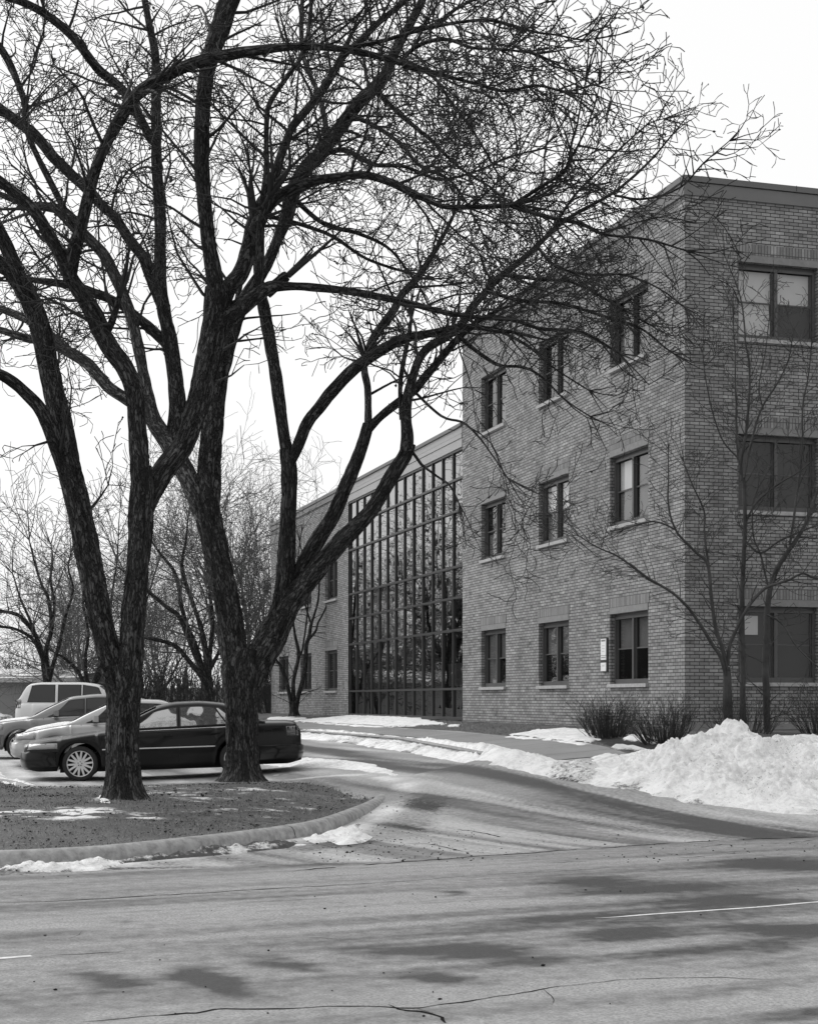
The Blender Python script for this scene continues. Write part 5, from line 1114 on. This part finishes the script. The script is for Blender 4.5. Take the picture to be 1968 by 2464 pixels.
# the same row carried on to the left: the glass hall mirrors it
for i, (k, x, y, h) in enumerate([(1, -27, 66, 9), (0, -34, 72, 11), (2, -39, 82, 13), (1, -46, 88, 12), (0, -27, 80, 10), (2, -52, 100, 14), (0, -58, 84, 12), (1, -34, 96, 13), (1, -64, 112, 14)]):
    c = copy_tree(protos[k], (x, y, 0), i * 2.1, h / 12, 'bare tree in the row outside the left picture edge'); c['category'] = 'tree'; c['group'] = 'bare trees left of the picture'
# brushy wood closing the car park
r_ = random.Random(9); out = []
prw = dict(seg=[.7, .5], wob=[.12, .2], pull=[.06, .03], curl=[.02, .04], num=[1.3, 0], len=[(.25, .5)], ang=(.4, 1.1), max=1, rmin=.014)
for i in range(4200):
    y = r_.uniform(80, 104); x = r_.uniform(-95, 6); hh = r_.uniform(2.6, 3.6) - 1.1 * float(sst(88, 104, y)) + .4 * math.sin(x * .11) + (r_.random() < .04) * 1.5
    grow(out, Vector((x, y, 2.4 * float(sst(88, 104, y)) - .1)), Vector((r_.gauss(0, .12), r_.gauss(0, .12), 1)).normalized(), hh, r_.uniform(.03, .07), 0, r_, prw)
V_, q = sticks(np.array(out)); tag(mesh_obj('woodland', V_, q, M['twig_wood']), 'dark band of leafless brush and thin trunks closing off the car park', 'woodland', kind='stuff')
print('wood', len(out))
# rising scrubby bank the wood stands on
hx = np.linspace(-220, 60, 90); hy = np.linspace(87, 190, 80); HXx, HYy = np.meshgrid(hx, hy)
HZz = sst(88, 104, HYy) * (2.2 + .5 * fbm(HXx * .05, HYy * .05, 151, 3)) * sst(30, 0, HXx) - .05
gi = np.arange(HXx.size).reshape(HXx.shape)
mesh_obj('hill', np.stack([HXx, HYy, HZz], -1).reshape(-1, 3), np.stack([gi[:-1, :-1], gi[:-1, 1:], gi[1:, 1:], gi[1:, :-1]], -1).reshape(-1, 4), plain('leaf_litter', .045, .95, var=.5, scale=.6), None, True)['kind'] = 'structure'

# ------------------------------------------------------------------ cars
def car(P, label, loc, rz, paint, cat='car', detail=True, group='cars parked in the lot'):
    L, W = P['L'], P['W']; root = empty(P['name'], loc, rz); tag(root, label, cat, group)
    hw = W / 2; zb = P['zb']; r, ra = P['r'], P['r'] + .055; xw = P['xw']
    gx = sorted(set(list(np.linspace(0, L, 70)) + [0.03, .08, L - .03, L - .08] + [x + ra * math.cos(a) for x in xw for a in np.linspace(0, np.pi, 17)]))
    gx = np.array(gx); top = np.interp(gx, *zip(*P['top'])); 
    sm = lambda a: np.convolve(np.r_[a[0], a, a[-1]], [.25, .5, .25], 'valid')
    top = sm(top); nrm = np.abs(gx - L / 2) / (L / 2); wid = hw * (1 - .035 * nrm ** 2 - .16 * np.clip((nrm - .86) / .14, 0, 1) ** 2.2)
    zbot = np.full_like(gx, zb) + .06 * np.clip((nrm - .9) / .1, 0, 1)
    for x in xw:
        k = np.abs(gx - x) <= ra; zbot[k] = np.maximum(zbot[k], r + np.sqrt(np.maximum(ra ** 2 - (gx[k] - x) ** 2, 0)))
    def section(i):
        w_, zt, z0 = wid[i], top[i], zbot[i]; l = lambda f: z0 + (zt - z0) * f
        return [(0, z0), (w_ * .80, z0), (w_ * .965, z0 + .0), (w_ * .985, l(.12)), (w_, l(.38)), (w_ * 1.0, l(.55)), (w_ * .985, l(.72)), (w_ * .955, l(.88)), (w_ * .90, l(.965)), (w_ * .80, zt), (w_ * .4, zt + .028), (0, zt + .036)]
    secs = np.array([section(i) for i in range(len(gx))]); n, k = secs.shape[:2]
    ring = np.concatenate([secs, secs[:, ::-1] * [-1, 1]], 1); kk = ring.shape[1]
    V_ = np.c_[np.repeat(gx, kk), ring[..., 0].ravel(), ring[..., 1].ravel()]
    ff = []
    for i in range(n - 1):
        for j in range(kk): ff.append((i * kk + j, i * kk + (j + 1) % kk, (i + 1) * kk + (j + 1) % kk, (i + 1) * kk + j))
    ff = [tuple(f) for f in ff] + [tuple(range(kk - 1, -1, -1)), tuple((n - 1) * kk + j for j in range(kk))]
    body = mesh_obj('body', V_, ff, paint, root, True)
    # greenhouse
    rx = np.array([p[0] for p in P['roof']]); rz_ = np.array([p[1] for p in P['roof']])
    g2 = np.linspace(rx[0], rx[-1], 60); zr = np.interp(g2, rx, rz_)
    for _ in range(3): zr = sm(zr)
    zt2 = np.interp(g2, gx, top); yb = np.interp(g2, gx, wid) * .885
    hmax = (zr - zt2).max(); f = np.clip((zr - zt2) / hmax, 0, 1); yr = yb * (1 - P['tumble'] * f)
    zr = np.maximum(zr, zt2 + .0)
    def gsec(i):
        e = min(.05, max((zr[i] - zt2[i]) * .5, 0))
        ym = yb[i] + (yr[i] - yb[i]) * .5 + .012 * f[i]
        return [(yb[i], zt2[i] - .03), (ym, (zt2[i] - .03 + zr[i] - e) / 2), (yr[i], zr[i] - e), (yr[i] * .93, zr[i] - e * .35), (yr[i] * .6, zr[i] + .01 * f[i]), (0, zr[i] + .022 * f[i])]
    gs = np.array([gsec(i) for i in range(60)]); ring = np.concatenate([gs, gs[:, ::-1] * [-1, 1]], 1); kk = ring.shape[1]
    V_ = np.c_[np.repeat(g2, kk), ring[..., 0].ravel(), ring[..., 1].ravel()]
    ff = [(i * kk + j, i * kk + j + 1, (i + 1) * kk + j + 1, (i + 1) * kk + j) for i in range(59) for j in range(kk - 1)]
    ff += [tuple(range(kk - 1, -1, -1)), tuple(59 * kk + j for j in range(kk))]
    mesh_obj('roof', V_, ff, paint, root, True)
    def side_y(x, z):
        i = np.interp(x, g2, np.arange(60)); z0 = np.interp(x, g2, zt2) - .03; e = .05; z1 = np.interp(x, g2, zr) - e; t = np.clip((z - z0) / max(z1 - z0, .01), 0, 1)
        a, b = np.interp(x, g2, yb), np.interp(x, g2, yr); m_ = a + (b - a) * .5 + .012
        return a + (m_ - a) * t * 2 if t < .5 else m_ + (b - m_) * (t - .5) * 2
    def side_patch(name, m_, xa, xb, lo, hi, off, sgn=(-1, 1), par=root, xa2=None, xb2=None):
        """xa..xb along the bottom, xa2..xb2 along the top edge; hi = gap below the roof line"""
        for s in sgn:
            Vv = []; nn2 = 16
            for i in range(nn2 + 1):
                for j in range(6):
                    t = j / 5; A = xa + ((xa2 if xa2 is not None else xa) - xa) * t; B = xb + ((xb2 if xb2 is not None else xb) - xb) * t
                    x = A + (B - A) * i / nn2; z0 = float(np.interp(x, g2, zt2)) + lo; z1 = max(float(np.interp(x, g2, zr)) - hi, z0 + .004); z = z0 + (z1 - z0) * t
                    Vv.append((x, s * (side_y(x, z) + off), z))
            ff = [(i * 6 + j, (i + 1) * 6 + j, (i + 1) * 6 + j + 1, i * 6 + j + 1) for i in range(nn2) for j in range(5)]
            mesh_obj(name, Vv, np.array(ff), m_, par, True)
    for (xa, xb, xa2, xb2) in P['win']:
        side_patch('window_trim', M['rubber'], xa - .03, xb + .03, .012, .070, .006, xa2=xa2 - .03, xb2=xb2 + .03)
        side_patch('side_window', P.get('glass', M['car_glass']), xa, xb, .03, .09, .011, xa2=xa2, xb2=xb2)
    def front_patch(name, xa, xb):
        xa_, xb_ = xa, xb; Vv = []
        for i in range(9):
            x = xa + (xb - xa) * i / 8; zt_ = float(np.interp(x, g2, zr)); y1 = float(np.interp(x, g2, yr)) * .90; fz = float(np.interp(x, g2, f))
            for j in range(9):
                y = -y1 + 2 * y1 * j / 8; q = abs(y) / max(float(np.interp(x, g2, yr)), .01)
                Vv.append((x, y, zt_ + .03 * fz * (1 - q * q) + .006))
        ff = [(i * 9 + j, i * 9 + j + 1, (i + 1) * 9 + j + 1, (i + 1) * 9 + j) for i in range(8) for j in range(8)]
        mesh_obj(name, Vv, np.array(ff), M['car_glass'], root, True)
    front_patch('windscreen', *P['ws']); front_patch('rear_window', *P['rw'])
    # wheels
    for x in xw:
        for s in (-1, 1):
            wh = empty('wheel', (x, s * (hw - .105), r)); wh.parent = root
            # tyre: lathe about y
            prof = [(-.10, r * .74), (-.105, r * .84), (-.098, r * .93), (-.07, r * .99), (0, r), (.07, r * .99), (.098, r * .93), (.105, r * .84), (.10, r * .74)]
            na = 40; Vv = [(pr_ * math.cos(a), y, pr_ * math.sin(a)) for a in np.linspace(0, 2 * np.pi, na, endpoint=False) for y, pr_ in prof]
            kp_ = len(prof); ff = [(i * kp_ + j, ((i + 1) % na) * kp_ + j, ((i + 1) % na) * kp_ + j + 1, i * kp_ + j + 1) for i in range(na) for j in range(kp_ - 1)]
            mesh_obj('tyre', Vv, np.array(ff), M['tyre'], wh, True)
            mb = MB(); y0, y1 = (.055, .085)
            fr = lambda a, o, z: (a, s * o, z)
            nsp = 7
            na = 36
            for i in range(na):
                a0, a1 = 2 * np.pi * i / na, 2 * np.pi * (i + 1) / na; c = lambda a, q, y: (q * math.cos(a), s * y, q * math.sin(a))
                mb.quad(c(a0, r * .76, .10), c(a1, r * .76, .10), c(a1, r * .70, .09), c(a0, r * .70, .09)); mb.quad(c(a0, r * .70, .09), c(a1, r * .70, .09), c(a1, r * .69, .0), c(a0, r * .69, .0))
                mb.quad(c(a0, r * .17, .085), c(a1, r * .17, .085), c(a1, 0.001, .092), c(a0, .001, .092)); mb.quad(c(a0, r * .17, .085), c(a1, r * .17, .085), c(a1, r * .2, .03), c(a0, r * .2, .03))
            for i in range(nsp):
                a = 2 * np.pi * i / nsp + .3; ca, sa = math.cos(a), math.sin(a)
                def sp(u_, o, v_): return (u_ * ca - v_ * sa, s * o, u_ * sa + v_ * ca)
                for k_ in (-1, 1):
                    v0, v1 = k_ * r * .05, k_ * r * .16
                    mb.quad(sp(r * .14, .084, v0 - .022), sp(r * .14, .084, v0 + .022), sp(r * .72, .088, v1 + .017), sp(r * .72, .088, v1 - .017))
                    mb.quad(sp(r * .14, .084, v0 + .022), sp(r * .14, .05, v0 + .022), sp(r * .72, .05, v1 + .017), sp(r * .72, .088, v1 + .017))
                    mb.quad(sp(r * .14, .05, v0 - .022), sp(r * .14, .084, v0 - .022), sp(r * .72, .088, v1 - .017), sp(r * .72, .05, v1 - .017))
            mb.build('rim', M['alloy'], wh)
            mb = MB()
            for i in range(24):
                a0, a1 = 2 * np.pi * i / 24, 2 * np.pi * (i + 1) / 24; mb.quad((0, s * .02, 0), (r * .7 * math.cos(a0), s * .02, r * .7 * math.sin(a0)), (r * .7 * math.cos(a1), s * .02, r * .7 * math.sin(a1)), (0, s * .02, 0))
            for i in range(5):
                a = 2 * np.pi * i / 5 + .2; mb.box(lambda p, o, z: (p + r * .11 * math.cos(a), s * o, z + r * .11 * math.sin(a)), -.009, .009, .085, .094, -.009, .009)
            mb.build('brake_disc', M['under'], wh)
    # wheel well liner and underside
    mb = MB(); mb.box(ID, xw[0] - ra, xw[1] + ra, -hw * .72, hw * .72, zb - .04, zb + .3); mb.build('underbody', M['under'], root)
    W_ = lambda x: float(np.interp(x, gx, wid)); T_ = lambda x: float(np.interp(x, gx, top))
    def body_y(x, z):
        i = int(np.argmin(abs(gx - x))); q = secs[i][2:9]; return float(np.interp(z, q[:, 1], q[:, 0]))
    def side_band(name, m_, xa, xb, z0, z1, off, sgn=(-1, 1), nx_=30, z0b=None, z1b=None):
        for s in sgn:
            Vv = []
            for i in range(nx_ + 1):
                f_ = i / nx_; x = xa + (xb - xa) * f_; a = z0 + ((z0b if z0b is not None else z0) - z0) * f_; b = z1 + ((z1b if z1b is not None else z1) - z1) * f_
                for z in (a, (a + b) / 2, b): Vv.append((x, s * (body_y(x, z) + off), z))
            ff = [(i * 3 + j, (i + 1) * 3 + j, (i + 1) * 3 + j + 1, i * 3 + j + 1) for i in range(nx_) for j in (0, 1)]
            # give it thickness by a returning edge
            o = mesh_obj(name, Vv, np.array(ff), m_, root, True)
            md = o.modifiers.new('thick', 'SOLIDIFY'); md.thickness = .006; md.offset = 0
    for x, xt in P['doors']:
        z_t = T_(x) - .01
        side_band('door_gap', M['rubber'], x - .005, x + .005, zb + .10, z_t, .0015, nx_=2)
    side_band('trim_strip', M['trim'], xw[0] + ra + .03, xw[1] - ra - .02, P['strip'], P['strip'] + .022, .006)
    if 'belt' in P: side_band('belt_trim', M['chrome'], P['belt'][0], P['belt'][1], T_(2.3) - .035, T_(2.3) - .022, .004, z0b=T_(P['belt'][1]) - .035, z1b=T_(P['belt'][1]) - .022)
    for x in P['handles']:
        for s in (-1, 1):
            mb = MB(); y = body_y(x, T_(x) - .14); mb.box(lambda a, o, z: (a, s * o, z), x, x + .17, y - .004, y + .022, T_(x) - .155, T_(x) - .125); mb.build('door_handle', paint, root)
    def end_band(name, m_, x_end, z0, z1, y0, y1, off, n_=14):
        """panel wrapped round a front or rear corner of the body"""
        Vv = []; front_ = x_end < L / 2
        for i in range(n_ + 1):
            y = y0 + (y1 - y0) * i / n_
            for z in (z0, z1):
                # x where the body is that wide
                ii = np.arange(n) if front_ else np.arange(n)[::-1]; x = x_end
                for a in ii:
                    if np.interp(z, secs[a][2:9, 1], secs[a][2:9, 0]) >= abs(y) * 1.0 and secs[a][9][1] >= z - .02: x = gx[a]; break
                Vv.append((x + (-off if front_ else off), y, z))
        ff = [(i * 2, i * 2 + 2, i * 2 + 3, i * 2 + 1) for i in range(n_)]
        o = mesh_obj(name, Vv, np.array(ff), m_, root, True); md = o.modifiers.new('thick', 'SOLIDIFY'); md.thickness = .012; md.offset = 0
    if 'flap' in P:
        xf = P['flap']
        for z_, zz_ in ((.70, .704), (.846, .850)): side_band('fuel_flap_gap', M['rubber'], xf, xf + .15, z_, zz_, .002, (-1,), 3)
        for x_ in (xf, xf + .146): side_band('fuel_flap_gap', M['rubber'], x_, x_ + .004, .70, .85, .002, (-1,), 2)
    hl = P['head']; tl = P['tail']
    for s in (-1, 1):
        side_band('headlight', M['lamp'], hl[0], hl[1], hl[2], hl[3], .005, (s,), 8, z0b=hl[2] + .01, z1b=hl[3] - .0)
        end_band('headlight', M['lamp'], 0, hl[2], hl[3] - .01, s * hw * .5, s * hw * .82, .006, 6)
        side_band('tail_light', M['tail'], tl[0], tl[1], tl[2], tl[3], .005, (s,), 8)
        end_band('tail_light', M['tail'], L, tl[2], tl[3], s * hw * .45, s * hw * .82, .006, 6)
    end_band('grille', M['under'], 0, hl[2] + .01, hl[3] - .02, -hw * .44, hw * .44, .008, 10)
    end_band('number_plate', M['trim'], L, tl[2], tl[2] + .12, -.16, .16, .012, 4)
    # bumpers: proud mouldings that wrap front and rear
    def bumper(x0, x1, z0, z1, fr_):
        Vv = []; hw2 = hw * 1.005
        pts = []; m_ = 28
        for i in range(m_ + 1):
            y = -hw2 + 2 * hw2 * i / m_; q = abs(y) / hw2
            pts.append((y, (x0 + .02 + .16 * q ** 4 if fr_ else x1 - .02 - .16 * q ** 4)))
        pts = [(-hw2, x1 if fr_ else x0)] + pts + [(hw2, x1 if fr_ else x0)]
        prof = [(0.02, z0), (-.03, z0 + .05), (-.045, (z0 + z1) / 2), (-.035, z1 - .03), (0.02, z1)]
        sg = 1 if fr_ else -1
        for y, x in pts:
            for o_, z in prof: Vv.append((x + sg * o_, y * (1 - .0), z))
        kq = len(prof); ff = [(i * kq + j, (i + 1) * kq + j, (i + 1) * kq + j + 1, i * kq + j + 1) for i in range(len(pts) - 1) for j in range(kq - 1)]
        o = mesh_obj('bumper', Vv, np.array(ff), P.get('bump', paint), root, True); md = o.modifiers.new('thick', 'SOLIDIFY'); md.thickness = .03; md.offset = -1
    bz = P['bz']; bumper(-.05, xw[0] - ra - .02, bz[0], bz[1], True); bumper(xw[1] + ra + .02, L + .05, bz[0], bz[1], False)
    # mirror
    for s in (-1, 1):
        x = P['mirror']; z = T_(x) + .09; mb = MB(); y = side_y(x, z) + .04
        mb.box(lambda a, o, zz: (a + .25 * (o - y), s * o, zz), x, x + .10, y, y + .17, z - .06, z + .07); mb.box(lambda a, o, zz: (a, s * o, zz), x + .02, x + .07, y - .05, y + .001, z - .05, z - .02)
        o = mb.build('mirror', paint, root); b_ = o.modifiers.new('b', 'BEVEL'); b_.width = .02; b_.segments = 3
    return root, (lambda x, y: (T_(x) + .034 * (1 - (y / hw) ** 2)))
def paint_mat(name, v, flake=.0, coat=.8, rough=.35):
    m = plain(name, v, rough, flake, coat, spec=.5 if v > .05 else .2); m.node_tree.nodes['Principled BSDF'].inputs['Coat Roughness'].default_value = .06; return m
M['rubber'] = plain('black_rubber', .015, .6); M['tyre'] = plain('tyre_rubber', .022, .85, bump=.2, scale=40); M['alloy'] = plain('alloy', .62, .35, .6); M['under'] = plain('underbody', .012, .8)
M['chrome'] = plain('chrome', .7, .15, 1.0); M['trim'] = plain('light_trim', .6, .4, .0); M['lamp'] = plain('lamp_glass', .28, .12, .4, coat=1); M['tail'] = plain('tail_lamp', .05, .15, .0, coat=1)
def car_glass():
    m, t, n, b = new_mat('car_glass'); b.inputs['Base Color'].default_value = g3(.03); b.inputs['Roughness'].default_value = .03; b.inputs['Coat Weight'].default_value = 1
    b.inputs['Specular IOR Level'].default_value = .4; b.inputs['Coat Weight'].default_value = .3; return m
M['car_glass'] = car_glass()
m, t, n, b = new_mat('bright_side_glass'); b.inputs['Base Color'].default_value = g3(.5); b.inputs['Metallic'].default_value = .85; b.inputs['Roughness'].default_value = .04
tcn = n.new('ShaderNodeTexCoord'); bump(t, b, noise(t, tcn.outputs['Object'], 2.2, 2, .4), .25, .03); M['side_glass'] = m
sedan = dict(name='dark_sedan', L=5.12, W=1.83, zb=.20, r=.325, xw=(1.02, 3.90), glass=M['side_glass'],
             top=[(0, .64), (.03, .70), (.25, .755), (.8, .82), (1.45, .885), (1.75, .905), (2.3, .92), (3.9, .955), (4.3, .985), (4.9, .975), (5.06, .94), (5.12, .80)],
             roof=[(1.50, .88), (1.9, 1.09), (2.42, 1.335), (2.75, 1.395), (3.25, 1.405), (3.7, 1.355), (4.15, 1.15), (4.45, .99)], tumble=.25,
             win=[(1.86, 2.80, 2.38, 2.80), (2.88, 3.72, 2.88, 3.50), (3.76, 4.02, 3.54, 3.58)], ws=(1.62, 2.42), rw=(3.72, 4.36), doors=[(1.72, 0), (2.84, 0), (3.72, 0)], strip=.56, belt=(1.95, 3.95), handles=(2.55, 3.42), flap=4.42,
             head=(.05, .62, .60, .715), tail=(4.84, 5.08, .72, .90), bz=(.26, .56), mirror=1.95)
sedan_ = {k: v for k, v in sedan.items() if k != 'flap'}
hatch = dict(sedan_, name='parked_car', L=4.6, xw=(.92, 3.62), r=.32, top=[(0, .6), (.05, .70), (.3, .80), (.9, .90), (1.3, .95), (2.3, .97), (4.0, 1.0), (4.5, .98), (4.6, .8)],
             roof=[(1.15, .95), (1.6, 1.18), (2.15, 1.42), (2.7, 1.47), (3.3, 1.44), (3.9, 1.2), (4.25, 1.0)], win=[(1.62, 2.5, 2.12, 2.5), (2.58, 3.4, 2.58, 3.25)], ws=(1.3, 2.1), rw=(3.45, 4.1), doors=[(1.5, 0), (2.54, 0), (3.4, 0)],
             belt=(1.7, 3.5), handles=(2.25, 3.1), head=(.06, .5, .62, .76), tail=(4.35, 4.55, .75, .95), glass=M['car_glass'], mirror=1.75)
cross = dict(hatch, W=1.86, L=4.65, top=[(0, .66), (.05, .8), (.35, .94), (1.1, 1.02), (1.4, 1.05), (2.3, 1.07), (4.3, 1.1), (4.6, 1.05), (4.65, .85)],
             roof=[(1.1, 1.03), (1.6, 1.3), (2.15, 1.56), (2.8, 1.62), (3.6, 1.6), (4.15, 1.45), (4.55, 1.1)], r=.35, zb=.25, win=[(1.62, 2.5, 2.15, 2.5), (2.58, 3.35, 2.58, 3.3), (3.45, 4.1, 3.42, 3.85)], ws=(1.25, 2.1), rw=(4.1, 4.5), head=(.05, .5, .74, .88), tail=(4.4, 4.6, .9, 1.1), bz=(.3, .62), strip=.5)
suv = dict(cross, name='parked_suv', W=1.92, L=4.9, top=[(0, .75), (.05, .95), (.3, 1.05), (1.2, 1.12), (2.3, 1.13), (4.7, 1.14), (4.85, 1.1), (4.9, .9)],
           roof=[(1.25, 1.1), (1.7, 1.5), (2.05, 1.76), (2.6, 1.84), (4.1, 1.84), (4.5, 1.78), (4.82, 1.2)], xw=(.95, 3.85), r=.38, zb=.3, win=[(1.75, 2.55, 2.05, 2.55), (2.65, 3.4, 2.65, 3.4), (3.55, 4.45, 3.55, 4.3)], ws=(1.4, 2.0), rw=(4.5, 4.78),
           doors=[(1.6, 0), (2.6, 0), (3.45, 0)], handles=(2.3, 3.1), belt=(1.7, 3.4), head=(.05, .4, .8, .98), tail=(4.7, 4.86, .95, 1.25), tumble=.16)
blk = paint_mat('dark_paint', .004, .0, .22, .3); sil = paint_mat('silver_paint', .38, .5); gry = paint_mat('grey_paint', .20, .5); wht = paint_mat('white_paint', .72, 0, .5); lgt = paint_mat('pale_paint', .48, .4)
yaw = R(8.5)
hz = lambda x, y: float(H(x, y))
def putcar(P, label, px, Yn, yw, pm, rear_first=False, cat='car', z=None):
    """near front (or rear) bumper corner at picture column px and distance Yn"""
    x0 = U(px, 0, Yn)[0]; W = P['W']; c, s = math.cos(yw), math.sin(yw)
    if not rear_first: ox, oy = x0 - s * W / 2, Yn + c * W / 2; rz = yw
    else: rz = yw + math.pi; ox, oy = x0 + c * P['L'] - s * W / 2, Yn + s * P['L'] + c * W / 2
    zz = hz(ox + c * 1, oy) if z is None else z
    r_, tf = car(P, label, (ox, oy, zz), rz, pm, cat)
    # stand on sloping ground
    if not rear_first:
        zr_ = hz(ox + c * P['xw'][1], oy + s * P['xw'][1]); zf_ = hz(ox + c * P['xw'][0], oy + s * P['xw'][0])
        r_.rotation_euler = (0, -math.atan2(zr_ - zf_, P['xw'][1] - P['xw'][0]), rz); r_.location.z = zf_ - (zr_ - zf_) / (P['xw'][1] - P['xw'][0]) * P['xw'][0]
    return r_, tf
c1, t1 = putcar(sedan, 'dark four door sedan parked behind the two big trunks, pointing left', 57, 28.55, yaw, blk)
c1['category'] = 'car'
c2, t2 = putcar(hatch, 'silver sedan with snow on its bonnet, parked directly behind the dark sedan', 31, 34.6, R(9), sil)
c3, t3 = putcar(cross, 'mid grey crossover with dark side windows, third in the row of parked cars', -42, 39.2, R(9), gry)
c4, t4 = putcar(suv, 'tall white sport utility vehicle seen from its rear left corner with tinted windows', 34, 54.0, R(4), wht, True, 'sport utility vehicle')
c5, t5 = putcar(hatch, 'pale car half cut off by the left picture edge in front of the low building', -330, 50.5, R(4), lgt)
def snow_on(c, tf, P, xa, xb, label, h=.035, seed=1, f=.8):
    r = np.random.default_rng(seed); nxx, nyy = 46, 30; Vv = []; hw = P['W'] / 2
    for i in range(nxx + 1):
        for j in range(nyy + 1):
            x = xa + (xb - xa) * i / nxx; y = -hw * f + 2 * hw * f * j / nyy; e = min(i / nxx, 1 - i / nxx) * 5; e = min(e, min(j / nyy, 1 - j / nyy) * 5, 1)
            k = float(fbm(x * 2, y * 2, seed, 4)); hh = h * (e ** .5) * (.6 + k) - h * .9 * max(0, .42 - k) * 6 * 0.25 - .01 * (e < .05)
            Vv.append((x, y, tf(x, y) + hh + .004))
    ff = [(i * (nyy + 1) + j, i * (nyy + 1) + j + 1, (i + 1) * (nyy + 1) + j + 1, (i + 1) * (nyy + 1) + j) for i in range(nxx) for j in range(nyy)]
    Vw = np.array([c.matrix_basis @ Vector(v) for v in Vv])
    return tag(mesh_obj('snow_cover', Vw, np.array(ff), M['snow'], None, True, attrs={'dirt': np.zeros(len(Vw))}), label, 'snow')
snow_on(c2, t2, hatch, .25, 1.28, 'layer of snow lying on the bonnet of the silver sedan', seed=3)
snow_on(c3, t3, cross, .35, 1.1, 'thin snow on the bonnet of the grey crossover', .02, 5)
# rear fuel door of the dark sedan and bright strip on its bumpers come with the body; low building behind
lbx = empty('low_building', (U(-40, 0, 76)[0], 76, 0)); tag(lbx, 'low pale flat roofed building with snow on its roof behind the parked cars', 'building')
mb = MB(); mb.box(ID, -22, 4.1, 0, 12, -.1, 2.35); mb.build('wall', plain('painted_blockwork', .30, .8, var=.12, scale=.7), lbx)
mb = MB(); mb.box(ID, -22.4, 4.6, -.5, 12.4, 2.36, 2.55); mb.build('eave', plain('eave_board', .55, .6), lbx)
mb = MB(); mb.quad((-22.4, -.5, 2.56), (4.6, -.5, 2.56), (4.6, 8, 3.2), (-22.4, 8, 3.2)); mb.quad((-22.4, 8, 3.2), (4.6, 8, 3.2), (4.6, 14, 2.56), (-22.4, 14, 2.56))
mr, t, n, b = new_mat('snowy_roof'); tc_ = n.new('ShaderNodeTexCoord').outputs['Object']
t.links.new(mixv(t, maprange(t, noise(t, tc_, .5, 5, .65), .45, .55, 0, 1), .16, .78), b.inputs['Base Color']); b.inputs['Roughness'].default_value = .8
mb.build('roof', mr, lbx)
